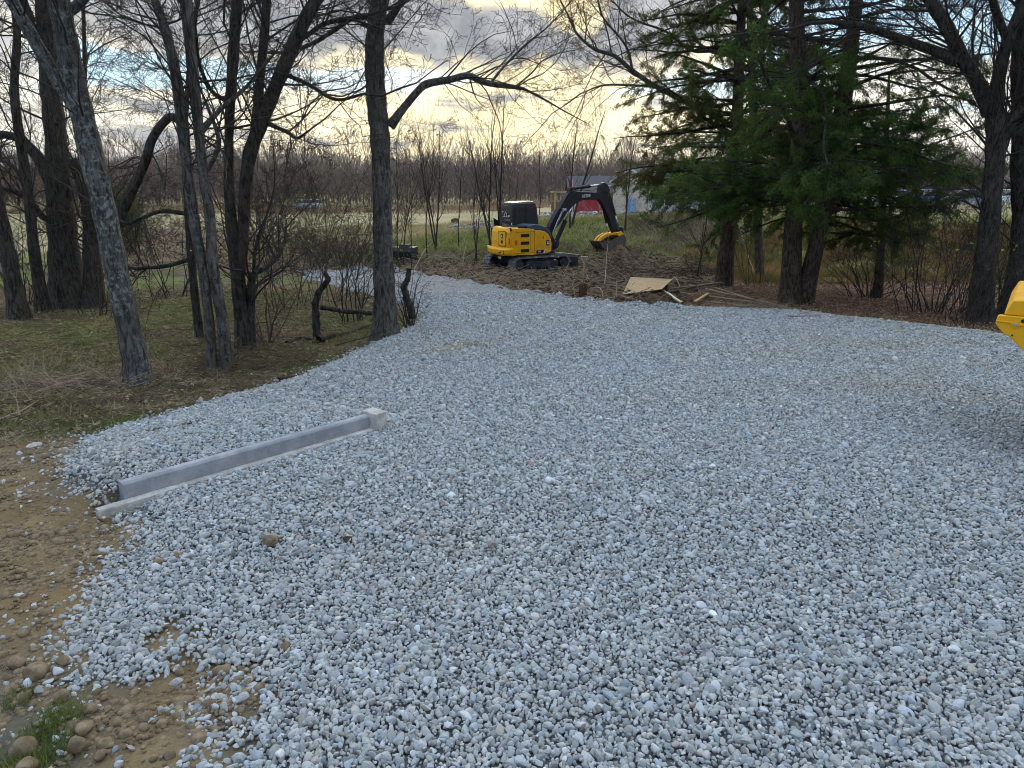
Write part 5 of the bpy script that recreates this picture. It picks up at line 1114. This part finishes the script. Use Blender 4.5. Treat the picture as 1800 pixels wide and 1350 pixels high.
# ------------------------------------------------------------------ buildings and far things
def house():
    c0 = at(1143, 375, 54); z = Hs(c0[0], c0[1]) - .15; r = empty('house', (c0[0], c0[1], z), R(30), label='beige sided house with a gable, half hidden behind the olive cedar', cat='house')
    L, Wd, Hh, rg = 11.0, 4.3, 2.75, .75
    w1 = MB().prism([(0, 0), (Wd, 0), (Wd, Hh), (Wd / 2, Hh + rg), (0, Hh)], 0, .12, 'x').build('gable_wall', M['siding'], r)
    ls = MB()
    for k in range(20): ls.prism([(-.012, .15 + k * .145), (-.03, .15 + k * .145), (-.004, .285 + k * .145)], .06, Wd - .06, 'y') if False else ls.add([(-.028, .05, .15 + k * .145), (-.028, Wd - .05, .15 + k * .145), (-.003, Wd - .05, .29 + k * .145), (-.003, .05, .29 + k * .145), (0.0, .05, .15 + k * .145), (0.0, Wd - .05, .15 + k * .145)], [(0, 1, 2, 3), (0, 1, 5, 4)])
    ls.build('siding_boards', M['siding'], w1)
    w2 = MB().box((.12, 0, 0), (L, .12, Hh)).box((.12, Wd - .12, 0), (L, Wd, Hh)).box((L - .12, .12, 0), (L, Wd - .12, Hh)).build('side_wall', M['siding_grey'], r)
    l2 = MB()
    for k in range(20): l2.add([(.14, -.025, .15 + k * .14), (L, -.025, .15 + k * .14), (L, -.003, .285 + k * .14), (.14, -.003, .285 + k * .14), (.14, 0, .15 + k * .14), (L, 0, .15 + k * .14)], [(0, 1, 2, 3), (0, 1, 5, 4)])
    l2.build('siding_boards', M['siding_grey'], w2)
    rf = MB()
    for s in (0, 1):
        e = -.3 if s == 0 else Wd + .3; he = Hh - .14
        rf.add([(-.3, e, he), (L + .3, e, he), (L + .3, Wd / 2, Hh + rg + .02), (-.3, Wd / 2, Hh + rg + .02), (-.3, e, he + .12), (L + .3, e, he + .12), (L + .3, Wd / 2, Hh + rg + .15), (-.3, Wd / 2, Hh + rg + .15)], [(0, 1, 2, 3), (4, 5, 6, 7), (0, 1, 5, 4), (0, 3, 7, 4), (1, 2, 6, 5)])
    rf.build('roof', M['roof'], r)
    tr = MB().box((-.04, -.04, 0), (.10, .10, Hh)).box((-.04, Wd - .08, 0), (.06, Wd + .04, Hh))
    tr.add([(-.33, -.3, Hh - .16), (-.33, Wd / 2, Hh + rg), (-.33, Wd / 2, Hh + rg + .16), (-.33, -.3, Hh), (-.30, -.3, Hh - .16), (-.30, Wd / 2, Hh + rg), (-.30, Wd / 2, Hh + rg + .16), (-.30, -.3, Hh)], [(0, 1, 2, 3), (4, 5, 6, 7), (3, 2, 6, 7), (0, 1, 5, 4)])
    tr.add([(-.33, Wd + .3, Hh - .16), (-.33, Wd / 2, Hh + rg), (-.33, Wd / 2, Hh + rg + .16), (-.33, Wd + .3, Hh), (-.30, Wd + .3, Hh - .16), (-.30, Wd / 2, Hh + rg), (-.30, Wd / 2, Hh + rg + .16), (-.30, Wd + .3, Hh)], [(0, 1, 2, 3), (4, 5, 6, 7), (3, 2, 6, 7), (0, 1, 5, 4)])
    tr.build('corner_trim', M['trim'], r)
    for xc in (1.85, 6.0, 8.6):
        f = MB().box((xc - .62, -.06, .85), (xc + .62, -.025, 2.55)).build('window', M['trim'], r); MB().box((xc - .50, -.075, .97), (xc + .50, -.06, 1.66)).box((xc - .50, -.075, 1.74), (xc + .50, -.06, 2.43)).build('pane', M['glass'], f)
house()
def shed():
    c = at(1038, 385, 60); z = Hs(c[0], c[1]) - .1; r = empty('red_shed', (c[0], c[1], z), 0, label='dark red shed with a grey roof behind the excavator boom', cat='shed')
    b = MB(); 
    w = MB().box((-1.75, 0, 0), (1.75, 3, 1.95)).build('wall', M['red'], r)
    g = MB()
    for k in range(12): g.box((-1.70 + k * .3, -.015, .05), (-1.68 + k * .3, 0, 1.9))
    g.build('batten', M['red'], w)
    MB().box((-1.35, -.05, .1), (-1.2, -.016, 1.8)).build('door_trim', M['trim'], r)
    MB().prism([(-.35, 1.90), (1.5, 3.25), (3.35, 1.90), (3.35, 2.02), (1.5, 3.38), (-.35, 2.02)], -1.95, 2.7, 'x').build('roof', M['roof'], r)
    MB().box((1.75, .6, 0), (2.55, 2.6, 1.85)).build('side_lean_to', M['siding_grey'], r)
shed()
def simple_car(label, px, py, Y, rz, m, L=4.5, group=None):
    g = at(px, py, Y); z = Hs(g[0], g[1]); r = empty('parked_car', (g[0], g[1], z), rz, label=label, cat='car', group=group)
    s = L / 4.5
    body = MB(); prof = [(-2.2, .35), (-2.25, .75), (-2.1, .92), (-1.3, 1.0), (1.0, .98), (1.95, .82), (2.22, .62), (2.22, .35)]
    b = body.prism([(p[0] * s, p[1]) for p in prof], -.88, .88).build('body', M[m], r, bevel=.07, seg=3)
    rings = [[(-1.55 * s, y_, .95), (1.15 * s, y_, .95)] for y_ in ()]
    top = MB().loft([[(-1.75*s, -.82, .95), (1.25*s, -.82, .95), (1.25*s, .82, .95), (-1.75*s, .82, .95)], [(-1.15*s, -.66, 1.44), (.35*s, -.66, 1.44), (.35*s, .66, 1.44), (-1.15*s, .66, 1.44)]]).build('windows', M['glass'], r, bevel=.03)
    MB().loft([[(-1.22*s, -.70, 1.40), (.42*s, -.70, 1.40), (.42*s, .70, 1.40), (-1.22*s, .70, 1.40)], [(-1.1*s, -.62, 1.48), (.3*s, -.62, 1.48), (.3*s, .62, 1.48), (-1.1*s, .62, 1.48)]]).build('roof', M[m], r, bevel=.03)
    for x in (-1.35 * s, 1.4 * s):
        for y in (-.80, .80):
            wv = MB().prism([(x + .33 * math.cos(a), .33 + .33 * math.sin(a)) for a in np.linspace(0, 2 * math.pi, 21)[:-1]], y - .10, y + .10).build('wheel', M['rubber'], r); MB().prism([(x + .2 * math.cos(a), .33 + .2 * math.sin(a)) for a in np.linspace(0, 2 * math.pi, 17)[:-1]], y - .11, y + .11).build('rim', M['chrome'], wv)
    for x, y in ((2.2 * s, -.62), (2.2 * s, .62)): MB().box((x - .05, y - .14, .62), (x + .03, y + .14, .74)).build('headlight', M['trim'], r, bevel=.02)
simple_car('blue and white car parked beyond the small dark cedar, left of the silver one', 1628, 365, 58, R(200), 'carblue')
simple_car('silver car parked beyond the dark spreading tree trunk', 1690, 368, 57, R(175), 'carsilver', 4.8)
simple_car('white car just visible right of the dark spreading tree', 1772, 362, 62, R(185), 'carwhite')
simple_car('white car glimpsed between the twin trunked cedar and the blue car', 1560, 360, 63, R(180), 'carwhite')
simple_car('tiny silver car far off in the field left of the grey trunk', 552, 375, 105, R(70), 'carsilver')
simple_car('tiny pale blue car far off in the field, left of the tiny silver one', 533, 375, 106, R(95), 'carsilver')
def frame_box():
    c = at(985, 383, 50); z = Hs(c[0], c[1]); r = empty('pallet_rack', (c[0], c[1], z), R(10), label='open pale timber frame standing left of the red shed', cat='frame')
    for x in (-.5, .5):
        for y in (-.5, .5): MB().box((x - .05, y - .05, 0), (x + .05, y + .05, 1.6)).build('post', M['plywood'], r)
    MB().box((-.6, -.56, 1.6), (.6, .56, 1.72)).build('top', M['plywood'], r); MB().box((-.45, -.45, .3), (.45, .45, 1.0)).build('crate', M['lumber'], r)
frame_box()
def ladder():
    c = at(1000, 345, 52); z = Hs(c[0], c[1]); r = empty('red_lifting_board', (c[0], c[1], z), R(5), label='narrow red board with a white edge standing behind the boom elbow', cat='board')
    MB().prism([(-.22, .0), (.28, .0), (.22, 2.55), (.02, 2.65)], 0, .08).build('panel', M['red'], r); MB().prism([(.28, 0), (.34, 0), (.27, 2.62), (.22, 2.55)], -.01, .09).build('edge_strip', M['trim'], r)
ladder()
def tpost():
    c = at(1078, 372, 56); z = Hs(c[0], c[1]); r = empty('clothes_post', (c[0], c[1], z), 0, label='white T shaped post between the shed and the house', cat='post')
    MB().box((-.05, -.05, 0), (.05, .05, 2.3)).build('upright', M['trim'], r); MB().box((-.55, -.04, 2.3), (.55, .04, 2.38)).build('crossbar', M['trim'], r)
tpost()
c = at(1110, 372, 52); o = MB().box((-.35, 0, 0), (.0, .06, 1.25)).box((.04, 0, 0), (.30, .06, 1.35)).build('blue_boards', M['bluebox'], None); o.location = (c[0], c[1], Hs(c[0], c[1])); tag(o, 'light blue boards leaning on the beige house wall', 'boards')
M['scrap'] = mat('mixed_scrap', lambda t: t.ramp(t.noise(geo(t), 4, 3), [(.3, (.08, .08, .08)), (.5, (.30, .30, .30)), (.65, (.62, .62, .62))]), .8, .2)
def rubble():
    rng = np.random.default_rng(61); n = 260; x = rng.normal(size=n) * 3.2 + 3.6; y = rng.uniform(42, 48, n); x[:40] = rng.normal(size=40) * .8 - 2.2; b = MB()
    for i in range(n):
        s = rng.uniform(.02, .09); z = Hs(x[i], y[i]) + rng.random() * .3; b.box((-s * 2, -s, -s * .6), (s * 2, s, s * .6), Matrix.Translation((x[i], y[i], z)) @ Matrix.Rotation(rng.uniform(0, 3), 4, 'Z') @ Matrix.Rotation(rng.normal() * .4, 4, 'X'))
    tag(b.build('rubble', M['scrap'], None), 'strewn white and grey scrap heaped in front of the red shed', 'scrap heap', kind='stuff')
rubble()
